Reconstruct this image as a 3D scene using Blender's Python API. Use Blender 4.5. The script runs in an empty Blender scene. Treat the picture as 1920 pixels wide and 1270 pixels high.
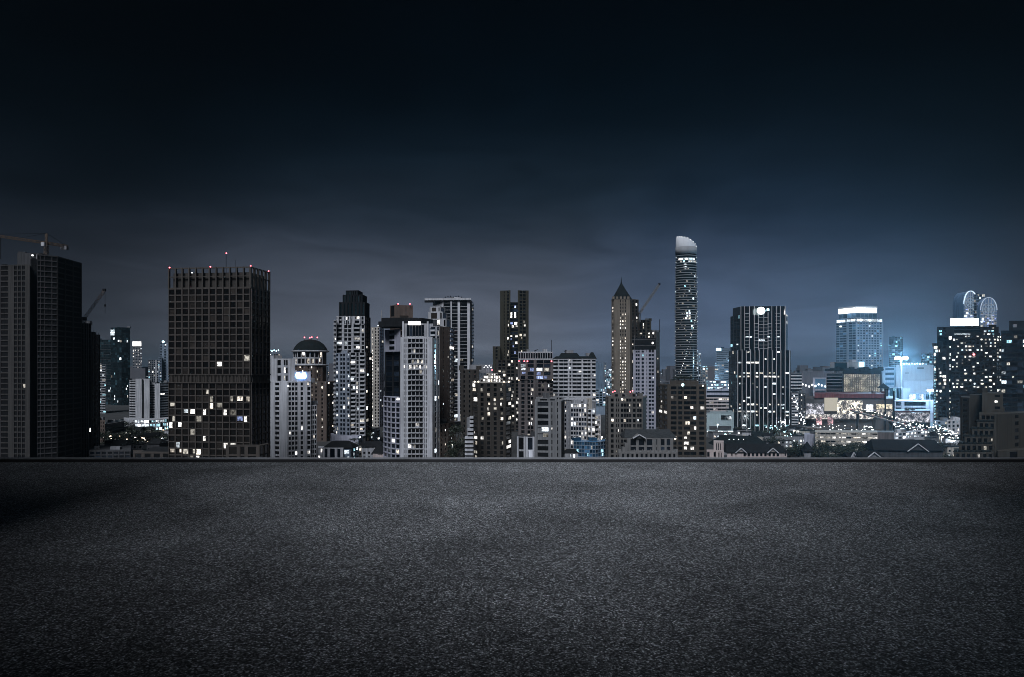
import bpy, bmesh, math, random, re
from mathutils import Matrix, Vector
random.seed(7)
R = math.radians
SC = bpy.context.scene
COL = SC.collection
# ------------------------------------------------------------------ camera
F = 1280.0      # focal length in photo pixels (24 mm on 36 mm)
HZ = 690.0      # horizon row of the photo
CAMZ = 60.0     # eye height over the streets; the roof deck is 2 m below
HAZE = 0.00008  # scattering per metre of the night air
cam_d = bpy.data.cameras.new('camera')
cam = bpy.data.objects.new('camera', cam_d)
COL.objects.link(cam)
cam.location = (0, 0, CAMZ)
cam.rotation_euler = (R(90), 0, 0)
cam_d.sensor_width = 36.0
cam_d.lens = 24.0
cam_d.shift_y = (HZ - 635.0) / 1920.0
cam_d.clip_start = 0.1
cam_d.clip_end = 30000
SC.camera = cam
# ------------------------------------------------------------------ night sky
world = bpy.data.worlds.new('World')
SC.world = world
world.use_nodes = True
wt = world.node_tree
wt.nodes.clear()


def N(t, typ, **kw):
    n = t.nodes.new(typ)
    for k, v in kw.items():
        if k in n.inputs.keys() if isinstance(k, str) else False:
            n.inputs[k].default_value = v
        else:
            setattr(n, k, v)
    return n


def ramp(t, stops, interp='LINEAR'):
    r = t.nodes.new('ShaderNodeValToRGB')
    cr = r.color_ramp
    cr.interpolation = interp
    while len(cr.elements) < len(stops):
        cr.elements.new(0.5)
    for e, (p, c) in zip(cr.elements, stops):
        e.position = p
        e.color = (c[0], c[1], c[2], 1) if not isinstance(c, (int, float)) else (c, c, c, 1)
    return r


def math_n(t, op, a=None, b=None, c=None):
    n = t.nodes.new('ShaderNodeMath')
    n.operation = op
    for i, v in enumerate((a, b, c)):
        if v is None:
            continue
        if isinstance(v, (int, float)):
            n.inputs[i].default_value = v
        else:
            t.links.new(v, n.inputs[i])
    return n.outputs[0]


def mixc(t, fac, a, b, mode='MIX'):
    n = t.nodes.new('ShaderNodeMix')
    n.data_type = 'RGBA'
    n.blend_type = mode
    n.clamp_factor = True
    for s, v in ((0, fac), (6, a), (7, b)):
        if isinstance(v, (int, float)):
            n.inputs[s].default_value = v
        elif isinstance(v, tuple):
            n.inputs[s].default_value = (v[0], v[1], v[2], 1)
        else:
            t.links.new(v, n.inputs[s])
    return n.outputs[2]


def build_world():
    t = wt
    tc = N(t, 'ShaderNodeTexCoord')
    sep = N(t, 'ShaderNodeSeparateXYZ')
    t.links.new(tc.outputs['Generated'], sep.inputs[0])
    # soft cloud veil bends the elevation a little so the bands are uneven
    mp = N(t, 'ShaderNodeMapping')
    mp.inputs['Scale'].default_value = (1, 1, 2.6)
    t.links.new(tc.outputs['Generated'], mp.inputs[0])
    nz = N(t, 'ShaderNodeTexNoise')
    nz.inputs['Scale'].default_value = 2.3
    nz.inputs['Detail'].default_value = 5
    nz.inputs['Roughness'].default_value = 0.5
    nz.inputs['Distortion'].default_value = 0.6
    t.links.new(mp.outputs[0], nz.inputs['Vector'])
    cl = math_n(t, 'MULTIPLY_ADD', nz.outputs[0], 0.10, -0.05)
    z = math_n(t, 'SUBTRACT', sep.outputs[2], cl)
    r = ramp(t, [(0.0, SKY[0]), (0.055, SKY[1]), (0.15, SKY[2]), (0.22, SKY[3]), (0.30, SKY[4]), (0.38, SKY[5]), (0.55, SKY[6]), (1.0, SKY[7])], 'B_SPLINE')
    t.links.new(z, r.inputs[0])
    # the light dome of the inner city stands a little right of straight ahead
    def dome(az):
        dp = N(t, 'ShaderNodeVectorMath', operation='DOT_PRODUCT')
        t.links.new(tc.outputs['Generated'], dp.inputs[0])
        dp.inputs[1].default_value = (math.sin(R(az)), math.cos(R(az)), 0)
        return dp.outputs['Value']
    mr = N(t, 'ShaderNodeMapRange')
    mr.interpolation_type = 'SMOOTHSTEP'
    mr.inputs[1].default_value = 0.79
    mr.inputs[2].default_value = 1.0
    mr.inputs[3].default_value = 0.26
    mr.inputs[4].default_value = 1.0
    t.links.new(dome(4), mr.inputs[0])
    mb = N(t, 'ShaderNodeMapRange')
    mb.interpolation_type = 'SMOOTHSTEP'
    mb.inputs[1].default_value = 0.925
    mb.inputs[2].default_value = 1.0
    t.links.new(dome(22), mb.inputs[0])
    tint = mixc(t, mb.outputs[0], (1.0, 1.0, 1.0), (0.78, 0.97, 1.20))
    c = mixc(t, 1.0, r.outputs[0], tint, 'MULTIPLY')
    c = mixc(t, 1.0, c, mr.outputs[0], 'MULTIPLY')
    # torn low cloud lit from below
    mp2 = N(t, 'ShaderNodeMapping')
    mp2.inputs['Scale'].default_value = (1.0, 1.0, 4.2)
    mp2.inputs['Rotation'].default_value = (0.0, R(11), 0.0)
    t.links.new(tc.outputs['Generated'], mp2.inputs[0])
    nz2 = N(t, 'ShaderNodeTexNoise')
    nz2.inputs['Scale'].default_value = 5.5
    nz2.inputs['Detail'].default_value = 7
    nz2.inputs['Roughness'].default_value = 0.55
    nz2.inputs['Distortion'].default_value = 0.9
    t.links.new(mp2.outputs[0], nz2.inputs['Vector'])
    cr2 = ramp(t, [(0.28, 0.82), (0.5, 1.0), (0.74, 1.22)])
    t.links.new(nz2.outputs[0], cr2.inputs[0])
    c = mixc(t, 1.0, c, cr2.outputs[0], 'MULTIPLY')
    # a handful of stars
    vo = N(t, 'ShaderNodeTexVoronoi')
    vo.inputs['Scale'].default_value = 17
    t.links.new(tc.outputs['Generated'], vo.inputs['Vector'])
    st = math_n(t, 'LESS_THAN', vo.outputs['Distance'], 0.018)
    hi = math_n(t, 'GREATER_THAN', sep.outputs[2], 0.17)
    st = math_n(t, 'MULTIPLY', st, hi)
    sc2 = N(t, 'ShaderNodeSeparateColor')
    t.links.new(vo.outputs['Color'], sc2.inputs[0])
    st = math_n(t, 'MULTIPLY', st, math_n(t, 'MULTIPLY', math_n(t, 'POWER', sc2.outputs[0], 4.0), 3.0))
    c = mixc(t, 1.0, c, st, 'ADD')
    bg = N(t, 'ShaderNodeBackground')
    t.links.new(c, bg.inputs[0])
    bg.inputs[1].default_value = 1.0
    out = N(t, 'ShaderNodeOutputWorld')
    t.links.new(bg.outputs[0], out.inputs[0])


SKY = [(0.176, 0.196, 0.248), (0.134, 0.154, 0.202), (0.0470, 0.0610, 0.090), (0.0105, 0.0200, 0.0330), (0.0030, 0.0075, 0.0138),
       (0.0004, 0.0026, 0.0056), (0.0001, 0.0011, 0.0026), (0.0001, 0.0006, 0.0016)]
build_world()
# one very soft lamp: the moon behind thin cloud, over the viewer's left shoulder
sun_d = bpy.data.lights.new('sun', 'SUN')
sun_d.energy = 4.2
sun_d.angle = R(24)
sun_d.color = (0.86, 0.92, 1.0)
sun = bpy.data.objects.new('sun', sun_d)
COL.objects.link(sun)
sun.rotation_euler = Vector((0.15, 0.64, -0.75)).to_track_quat('-Z', 'Y').to_euler()
vs = SC.view_settings
vs.view_transform = 'Standard'
vs.look = 'None'
vs.exposure = 0
vs.gamma = 1
vs.use_curve_mapping = False
cy = SC.cycles
cy.max_bounces = 5
cy.diffuse_bounces = 2
cy.glossy_bounces = 3
cy.transmission_bounces = 2
cy.volume_bounces = 0
cy.sample_clamp_indirect = 1.5
cy.sample_clamp_direct = 0
cy.caustics_reflective = False
cy.caustics_refractive = False
cy.use_denoising = True
cy.filter_width = 0.95

# ------------------------------------------------------------------ helpers
MATS = {}
MW = {}          # world matrices of everything built


def PX(px, d):
    return (px - 960.0) / F * d


def PZ(py, d):
    return CAMZ - (py - HZ) / F * d


def P2(px, d):
    return Vector((PX(px, d), d))


def P3(px, py, d):
    return Vector((PX(px, d), d, PZ(py, d)))


def newmat(name):
    m = bpy.data.materials.new(name)
    m.use_nodes = True
    t = m.node_tree
    t.nodes.clear()
    o = t.nodes.new('ShaderNodeOutputMaterial')
    return m, t, o


def wall(name, col, rough=0.8, var=0.35, scale=0.12, streak=0.5, spec=0.3, metal=0.0):
    """painted render / concrete with blotches and rain streaks"""
    if name in MATS:
        return MATS[name]
    m, t, o = newmat(name)
    g = N(t, 'ShaderNodeNewGeometry')
    n1 = N(t, 'ShaderNodeTexNoise')
    n1.inputs['Scale'].default_value = scale
    n1.inputs['Detail'].default_value = 6
    n1.inputs['Roughness'].default_value = 0.65
    t.links.new(g.outputs['Position'], n1.inputs['Vector'])
    mp = N(t, 'ShaderNodeMapping')
    mp.inputs['Scale'].default_value = (1.1, 1.1, 0.05)
    t.links.new(g.outputs['Position'], mp.inputs[0])
    n2 = N(t, 'ShaderNodeTexNoise')
    n2.inputs['Scale'].default_value = 0.9
    n2.inputs['Detail'].default_value = 3
    t.links.new(mp.outputs[0], n2.inputs['Vector'])
    r2 = ramp(t, [(0.42, 1.0), (0.68, 1.0 - streak)])
    t.links.new(n2.outputs[0], r2.inputs[0])
    oi = N(t, 'ShaderNodeObjectInfo')
    rr = math_n(t, 'MULTIPLY_ADD', oi.outputs['Random'], 0.16, 0.92)
    f = math_n(t, 'MULTIPLY_ADD', n1.outputs[0], 2 * var, 1.0 - var)
    f = math_n(t, 'MULTIPLY', math_n(t, 'MULTIPLY', f, rr), r2.outputs[0])
    c = mixc(t, 1.0, tuple(col), f, 'MULTIPLY')
    b = N(t, 'ShaderNodeBsdfPrincipled')
    t.links.new(c, b.inputs['Base Color'])
    b.inputs['Roughness'].default_value = rough
    b.inputs['Specular IOR Level'].default_value = spec
    b.inputs['Metallic'].default_value = metal
    t.links.new(b.outputs[0], o.inputs[0])
    MATS[name] = m
    return m


def glass(name, col, rough=0.12, spec=0.5):
    """dark window glass: every pane a little different (blinds, curtains, dirt)"""
    if name in MATS:
        return MATS[name]
    m, t, o = newmat(name)
    g = N(t, 'ShaderNodeNewGeometry')
    oi = N(t, 'ShaderNodeObjectInfo')
    s = math_n(t, 'FRACT', math_n(t, 'ADD', g.outputs['Random Per Island'], oi.outputs['Random']))
    r = ramp(t, [(0.0, 0.35), (0.6, 1.0), (0.88, 1.8), (1.0, 4.5)])
    t.links.new(s, r.inputs[0])
    n1 = N(t, 'ShaderNodeTexNoise')
    n1.inputs['Scale'].default_value = 0.55
    n1.inputs['Detail'].default_value = 3
    t.links.new(g.outputs['Position'], n1.inputs['Vector'])
    f = math_n(t, 'MULTIPLY', r.outputs[0], math_n(t, 'MULTIPLY_ADD', n1.outputs[0], 1.4, 0.3))
    c = mixc(t, 1.0, tuple(col), f, 'MULTIPLY')
    b = N(t, 'ShaderNodeBsdfPrincipled')
    t.links.new(c, b.inputs['Base Color'])
    b.inputs['Roughness'].default_value = rough
    b.inputs['Specular IOR Level'].default_value = spec
    t.links.new(b.outputs[0], o.inputs[0])
    MATS[name] = m
    return m


def lit(name, col, strength, room=True, sample='NONE'):
    """a lit room behind glass: furniture and curtains break the light up"""
    if name in MATS:
        return MATS[name]
    m, t, o = newmat(name)
    e = N(t, 'ShaderNodeEmission')
    e.inputs['Color'].default_value = (col[0], col[1], col[2], 1)
    if room:
        g = N(t, 'ShaderNodeNewGeometry')
        mp = N(t, 'ShaderNodeMapping')
        mp.inputs['Scale'].default_value = (1.0, 1.0, 0.8)
        t.links.new(g.outputs['Position'], mp.inputs[0])
        n1 = N(t, 'ShaderNodeTexNoise')
        n1.inputs['Scale'].default_value = 0.9
        n1.inputs['Detail'].default_value = 2
        t.links.new(mp.outputs[0], n1.inputs['Vector'])
        r = ramp(t, [(0.32, 0.12), (0.5, 0.75), (0.65, 1.3)])
        t.links.new(n1.outputs[0], r.inputs[0])
        oi = N(t, 'ShaderNodeObjectInfo')
        s = math_n(t, 'FRACT', math_n(t, 'ADD', g.outputs['Random Per Island'], oi.outputs['Random']))
        rs = ramp(t, [(0.0, 0.16), (0.35, 0.45), (0.75, 0.9), (1.0, 1.5)])
        t.links.new(s, rs.inputs[0])
        k = math_n(t, 'MULTIPLY', math_n(t, 'MULTIPLY', r.outputs[0], rs.outputs[0]), strength)
        t.links.new(k, e.inputs['Strength'])
    else:
        e.inputs['Strength'].default_value = strength
    t.links.new(e.outputs[0], o.inputs[0])
    m.cycles.emission_sampling = sample
    MATS[name] = m
    return m


def screen(name, col, strength, scale, lo, hi, base=(0.05, 0.045, 0.05), stretch=(1, 1, 1)):
    """a lit shop front or media wall: patchy bright print on a dim ground"""
    if name in MATS:
        return MATS[name]
    m, t, o = newmat(name)
    g = N(t, 'ShaderNodeNewGeometry')
    mp = N(t, 'ShaderNodeMapping')
    mp.inputs['Scale'].default_value = stretch
    t.links.new(g.outputs['Position'], mp.inputs[0])
    n1 = N(t, 'ShaderNodeTexNoise')
    n1.inputs['Scale'].default_value = scale
    n1.inputs['Detail'].default_value = 5
    n1.inputs['Roughness'].default_value = 0.75
    t.links.new(mp.outputs[0], n1.inputs['Vector'])
    n2 = N(t, 'ShaderNodeTexNoise')
    n2.inputs['Scale'].default_value = scale * 0.13
    n2.inputs['Detail'].default_value = 2
    t.links.new(mp.outputs[0], n2.inputs['Vector'])
    k = math_n(t, 'ADD', n1.outputs[0], math_n(t, 'MULTIPLY_ADD', n2.outputs[0], 0.6, -0.3))
    r = ramp(t, [(lo, 0.0), (hi, 1.0)])
    t.links.new(k, r.inputs[0])
    b = N(t, 'ShaderNodeBsdfPrincipled')
    b.inputs['Base Color'].default_value = (*base, 1)
    b.inputs['Roughness'].default_value = 0.4
    b.inputs['Emission Color'].default_value = (*col, 1)
    t.links.new(math_n(t, 'MULTIPLY', r.outputs[0], strength), b.inputs['Emission Strength'])
    t.links.new(b.outputs[0], o.inputs[0])
    m.cycles.emission_sampling = 'NONE'
    MATS[name] = m
    return m


_cube = {}


def cube(mat):
    me = _cube.get(mat.name)
    if me is None:
        v = [(x, y, z) for x in (-.5, .5) for y in (-.5, .5) for z in (-.5, .5)]
        f = [(0, 1, 3, 2), (4, 6, 7, 5), (0, 4, 5, 1), (2, 3, 7, 6), (0, 2, 6, 4), (1, 5, 7, 3)]
        me = bpy.data.meshes.new('box_' + mat.name)
        me.from_pydata(v, [], f)
        me.materials.append(mat)
        _cube[mat.name] = me
    return me


_pane = {}


def link(name, me, parent, M):
    o = bpy.data.objects.new(name, me)
    COL.objects.link(o)
    if parent is not None:
        o.parent = parent
        o.matrix_parent_inverse = MW[parent.name].inverted()
    o.matrix_basis = M
    MW[o.name] = M
    return o


def tag(o, label=None, cat=None, group=None, kind=None):
    for k, v in (('label', label), ('category', cat), ('group', group), ('kind', kind)):
        if v:
            o[k] = v
    return o


def thing(name, label, cat, loc, group=None):
    o = link(name, None, None, Matrix.Translation(loc))
    o.empty_display_size = 1
    return tag(o, label, cat, group)


def box(parent, name, mat, c, s, rz=0.0, rx=0.0, ry=0.0):
    M = Matrix.Translation(c) @ Matrix.Rotation(rz, 4, 'Z') @ Matrix.Rotation(ry, 4, 'Y') @ Matrix.Rotation(rx, 4, 'X') @ Matrix.Diagonal((s[0], s[1], s[2], 1))
    return link(name, cube(mat), parent, M)


def mesh(parent, name, verts, faces, mat, smooth=False):
    """verts in world coordinates; stored around their own centre"""
    vs_ = [Vector(v) for v in verts]
    lo = Vector((min(v[i] for v in vs_) for i in range(3)))
    hi = Vector((max(v[i] for v in vs_) for i in range(3)))
    c = Vector(((lo.x + hi.x) / 2, (lo.y + hi.y) / 2, lo.z))
    me = bpy.data.meshes.new(name)
    me.from_pydata([tuple(v - c) for v in vs_], [], faces)
    bm = bmesh.new()
    bm.from_mesh(me)
    bmesh.ops.recalc_face_normals(bm, faces=bm.faces)
    bm.to_mesh(me)
    bm.free()
    me.materials.append(mat)
    if smooth:
        for p in me.polygons:
            p.use_smooth = True
    return link(name, me, parent, Matrix.Translation(c))


def prism(parent, name, pts, z0, z1, mat, smooth=False):
    n = len(pts)
    v = [(p[0], p[1], z0) for p in pts] + [(p[0], p[1], z1) for p in pts]
    f = [(i, (i + 1) % n, n + (i + 1) % n, n + i) for i in range(n)]
    f += [tuple(range(n - 1, -1, -1)), tuple(range(n, 2 * n))]
    return mesh(parent, name, v, f, mat, smooth)


def boxes(parent, name, mat, items, kind=None):
    """many small boxes joined in one mesh: items (centre, size, rz)"""
    v, f = [], []
    for c, s, rz in items:
        b = len(v)
        cs, sn = math.cos(rz), math.sin(rz)
        for x in (-.5, .5):
            for y in (-.5, .5):
                for z in (-.5, .5):
                    X, Y = x * s[0], y * s[1]
                    v.append((c[0] + X * cs - Y * sn, c[1] + X * sn + Y * cs, c[2] + z * s[2]))
        f += [tuple(b + i for i in q) for q in ((0, 1, 3, 2), (4, 6, 7, 5), (0, 4, 5, 1), (2, 3, 7, 6), (0, 2, 6, 4), (1, 5, 7, 3))]
    if not v:
        return None
    o = mesh(parent, name, v, f, mat)
    if kind:
        o['kind'] = kind
    return o


def bars(parent, name, mat, segs, w):
    """square bars along 3-D segments, joined (lattice steelwork of one boom)"""
    v, f = [], []
    for a, b in segs:
        a, b = Vector(a), Vector(b)
        q = (b - a).to_track_quat('Z', 'Y')
        k = len(v)
        for p in (a, b):
            for x, y in ((-1, -1), (1, -1), (1, 1), (-1, 1)):
                v.append(p + q @ Vector((x * w / 2, y * w / 2, 0)))
        f += [(k, k + 1, k + 5, k + 4), (k + 1, k + 2, k + 6, k + 5), (k + 2, k + 3, k + 7, k + 6), (k + 3, k, k + 4, k + 7), (k + 3, k + 2, k + 1, k), (k + 4, k + 5, k + 6, k + 7)]
    return mesh(parent, name, v, f, mat)


def lattice(parent, name, mat, a, b, w, n, t=0.18):
    """a square lattice boom from a to b"""
    a, b = Vector(a), Vector(b)
    q = (b - a).to_track_quat('Z', 'Y')
    L = (b - a).length
    cs = [(-1, -1), (1, -1), (1, 1), (-1, 1)]
    P = lambda i, k: a + q @ Vector((cs[k][0] * w / 2, cs[k][1] * w / 2, L * i / n))
    segs = [(P(0, k), P(n, k)) for k in range(4)]
    for i in range(n):
        for k in range(4):
            segs.append((P(i, k), P(i + 1, (k + 1) % 4)) if (i + k) % 2 else (P(i, (k + 1) % 4), P(i + 1, k)))
            segs.append((P(i, k), P(i, (k + 1) % 4)))
    return bars(parent, name, mat, segs, t)


def lathe(parent, name, prof, c, mat, seg=24, sx=1.0, sy=1.0, smooth=True, rz=0.0):
    v, f = [], []
    n = len(prof)
    for i in range(seg):
        a = 2 * math.pi * i / seg + rz
        for r, z in prof:
            v.append((c[0] + r * math.cos(a) * sx, c[1] + r * math.sin(a) * sy, c[2] + z))
    for i in range(seg):
        j = (i + 1) % seg
        for k in range(n - 1):
            f.append((i * n + k, j * n + k, j * n + k + 1, i * n + k + 1))
    return mesh(parent, name, v, f, mat, smooth)


def gable(parent, name, A, B, depth, z0, rise, mat, over=0.6, hip=0.0):
    """pitched roof over a footprint whose front edge is A-B (ridge parallel to A-B)"""
    u = (B - A).normalized()
    n = Vector((u.y, -u.x))
    if n.dot(-A) < 0:
        n = -n
    a, b = A - u * over + n * over, B + u * over + n * over
    c, d = b - n * (depth + 2 * over), a - n * (depth + 2 * over)
    m1, m2 = (a + d) / 2 + u * hip, (b + c) / 2 - u * hip
    t = 0.3
    v = [(a.x, a.y, z0), (b.x, b.y, z0), (c.x, c.y, z0), (d.x, d.y, z0), (m1.x, m1.y, z0 + rise), (m2.x, m2.y, z0 + rise)]
    v += [(x, y, z - t) for x, y, z in v[:4]]
    f = [(0, 1, 5, 4), (2, 3, 4, 5), (1, 2, 5), (3, 0, 4), (0, 6, 7, 1), (1, 7, 8, 2), (2, 8, 9, 3), (3, 9, 6, 0), (6, 9, 8, 7)]
    return mesh(parent, name, v, f, mat)


def front_gable(parent, name, cx, zb, w, rise, A, n, u, depth, mwall, mroof):
    """a small gable facing the viewer: wall triangle + two roof slopes"""
    p = A + u * cx
    q = p - n * depth
    h = w / 2
    tri = [(p.x - u.x * h, p.y - u.y * h, zb), (p.x + u.x * h, p.y + u.y * h, zb), (p.x, p.y, zb + rise)]
    tri += [(x - n.x * 0.4, y - n.y * 0.4, z) for x, y, z in tri]
    g = mesh(parent, 'gable', tri, [(0, 1, 2), (5, 4, 3), (0, 3, 4, 1), (1, 4, 5, 2), (2, 5, 3, 0)], mwall)
    for s in (-1, 1):
        e = h * 1.18 * s
        o = 0.7
        pts = []
        for base, off in ((p + n * o, 0), (q, 0)):
            pts.append((base.x, base.y, zb + rise + .45))
            pts.append((base.x + u.x * e, base.y + u.y * e, zb + rise + .45 - rise * 1.18))
        pts += [(x, y, z - 0.35) for x, y, z in pts]
        mesh(parent, 'roof_slope', pts, [(0, 1, 3, 2), (4, 6, 7, 5), (0, 4, 5, 1), (2, 3, 7, 6), (0, 2, 6, 4), (1, 5, 7, 3)], mroof)
        f0 = p + n * (o + .12)
        bars(parent, 'barge_board', WHITE, [((f0.x, f0.y, zb + rise + .35), (f0.x + u.x * e, f0.y + u.y * e, zb + rise + .35 - rise * 1.18))], .5)
    return g


# ------------------------------------------------------------------ materials
WHITE = wall('white_render', (0.3600, 0.3600, 0.3870), streak=0.35, var=.25)
CREAM = wall('cream_render', (0.3060, 0.2805, 0.2550), streak=0.4)
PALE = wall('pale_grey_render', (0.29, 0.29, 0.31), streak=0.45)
GREY = wall('grey_concrete', (0.1530, 0.1530, 0.1665), streak=0.4)
DGREY = wall('dark_concrete', (0.0331, 0.0331, 0.0367), streak=0.5)
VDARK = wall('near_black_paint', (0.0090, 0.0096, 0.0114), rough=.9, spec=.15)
BROWN = wall('brown_cladding', (0.0411, 0.0343, 0.0306), streak=0.3)
DBROWN = wall('dark_brown_cladding', (0.0269, 0.0225, 0.0196), streak=0.35)
BRICK = wall('red_brown_brick', (0.0744, 0.0547, 0.0464), streak=0.35)
OLIVE = wall('olive_cladding', (0.0244, 0.0219, 0.0146), streak=0.35)
TAN = wall('tan_stone', (0.1232, 0.1035, 0.0850), streak=0.3)
BLUEW = wall('blue_grey_panel', (0.1500, 0.1875, 0.2400), streak=0.25)
LAV = wall('lavender_render', (0.25, 0.25, 0.30), streak=0.35)
TILE = wall('dark_roof_tile', (0.0096, 0.0102, 0.0114), rough=0.9, streak=0.3, spec=.12)
TEALR = wall('dark_green_metal_roof', (0.0084, 0.0114, 0.0126), rough=0.9, spec=.12)
METAL = wall('galvanised_steel', (0.22, 0.22, 0.23), rough=0.45, metal=0.6)
CRANE = wall('dull_crane_paint', (0.1400, 0.0980, 0.0700), rough=0.6)
PINK = wall('pink_cream_render', (0.3360, 0.2800, 0.2720), streak=0.3)
REDB = wall('dark_red_fascia', (0.0980, 0.0315, 0.0350))
SILVER = wall('silver_aluminium', (0.3360, 0.3360, 0.3520), rough=0.5, streak=0.15, var=.12)
G_BLK = glass('black_glass', (0.0032, 0.0035, 0.0042))
G_BLU = glass('blue_glass', (0.0054, 0.0077, 0.0117))
G_TEAL = glass('teal_glass', (0.0054, 0.0117, 0.0144))
G_BRN = glass('bronze_glass', (0.0061, 0.0050, 0.0043))
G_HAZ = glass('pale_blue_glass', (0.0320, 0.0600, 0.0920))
L_WARM = lit('room_light_warm', (1.0, 0.90, 0.77), 2.5)
L_WHITE = lit('room_light_white', (1.0, 0.96, 0.91), 2.9)
L_COOL = lit('room_light_cool', (0.82, 0.92, 1.0), 2.7)
L_BLUE = lit('room_light_blue', (0.45, 0.56, 1.0), 1.3)
L_TEAL = lit('room_light_cyan', (0.45, 0.85, 1.0), 1.8)
L_DIM = lit('room_light_dim', (0.9, 0.85, 0.75), 0.8)
E_WHITE = lit('white_sign_light', (1.0, 0.97, 0.95), 4.0, room=False, sample='FRONT')
E_CYAN = lit('cyan_sign_light', (0.55, 0.9, 1.0), 5.0, room=False, sample='FRONT')
E_BLUE = lit('blue_sign_light', (0.25, 0.5, 1.0), 11.0, room=False, sample='FRONT')
E_FLOOD = lit('floodlight_lamp', (0.85, 0.95, 1.0), 60.0, room=False, sample='FRONT')
E_RED = lit('red_beacon_lamp', (1.0, 0.13, 0.16), 7.0, room=False)
E_STREET = lit('street_lamp_light', (1.0, 0.9, 0.75), 25.0, room=False, sample='FRONT')
E_PIN = lit('pin_light', (0.9, 0.95, 1.0), 5.0, room=False)
E_PINW = lit('pin_light_warm', (1.0, 0.8, 0.6), 4.0, room=False)
E_ARCH = lit('arch_neon', (0.7, 0.85, 1.0), 1.3, room=False)
E_TRAC = lit('tracery_glow', (0.6, 0.78, 1.0), 0.38, room=False)
MIX = [L_WARM, L_WHITE, L_WHITE, L_WHITE, L_COOL, L_DIM]
MIXC = [L_WHITE, L_COOL, L_COOL, L_DIM, L_TEAL]
MIXW = [L_WARM, L_WARM, L_WHITE, L_WHITE, L_DIM]


# ------------------------------------------------------------------ facades
class Bld:
    def __init__(s, name, label, verts, cat='building', group=None):
        pts = [P2(*v) for v in verts]
        c = sum(pts, Vector((0, 0))) / len(pts)
        s.root = thing(name, label, cat, (c.x, c.y, 0), group)
        s.rnd = random.Random(hash(label) % 1000 if False else sum(ord(ch) for ch in label))
        s.nwin = 0
        s.host = s.root


def outward(A, B):
    u = (B - A).normalized()
    n = Vector((u.y, -u.x))
    if n.dot(-(A + B) / 2) < 0:
        n = -n
    return u, n


def block(b, verts, ytop, facs, core, ybase=None, deep=22, dref=None, name='wall_block', ybot=872, cap=0.0, capm=None, roofkit=2):
    """a storey block of building b. verts: visible plan corners (photo column, distance)"""
    pts = [P2(*v) for v in verts]
    dm = dref or min(v[1] for v in verts)
    z1 = PZ(ytop, dm)
    z0 = PZ(ybase, dm) if ybase is not None else 0.0
    back = [p * ((p.y + deep) / p.y) for p in reversed(pts)]
    host = prism(b.root, name, pts + back, z0, z1, core)
    b.host = host
    if cap:
        ctr = sum(pts + back, Vector((0, 0))) / (2 * len(pts))
        prism(host, 'parapet', [ctr + (p - ctr) * 1.012 for p in pts + back], z1 - cap, z1 + cap * .4, capm or core)
    for k in range(roofkit):
        i = b.rnd.random()
        q = (pts[0] * (1 - i) + pts[-1] * i)
        q = q * ((q.y + deep * b.rnd.uniform(.3, .7)) / q.y)
        w = b.rnd.uniform(2, 5)
        box(host, 'rooftop_unit', METAL if b.rnd.random() < .4 else core, (q.x, q.y, z1 + 1), (w, 3, b.rnd.uniform(1.5, 3.2)), b.rnd.uniform(0, .5))
    zv = max(z0, PZ(ybot, dm))
    for i, fd in enumerate(facs):
        if fd:
            facade(b, pts[i], pts[i + 1], zv, z1, **fd)
    b.host = b.root
    return pts, z0, z1


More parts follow.
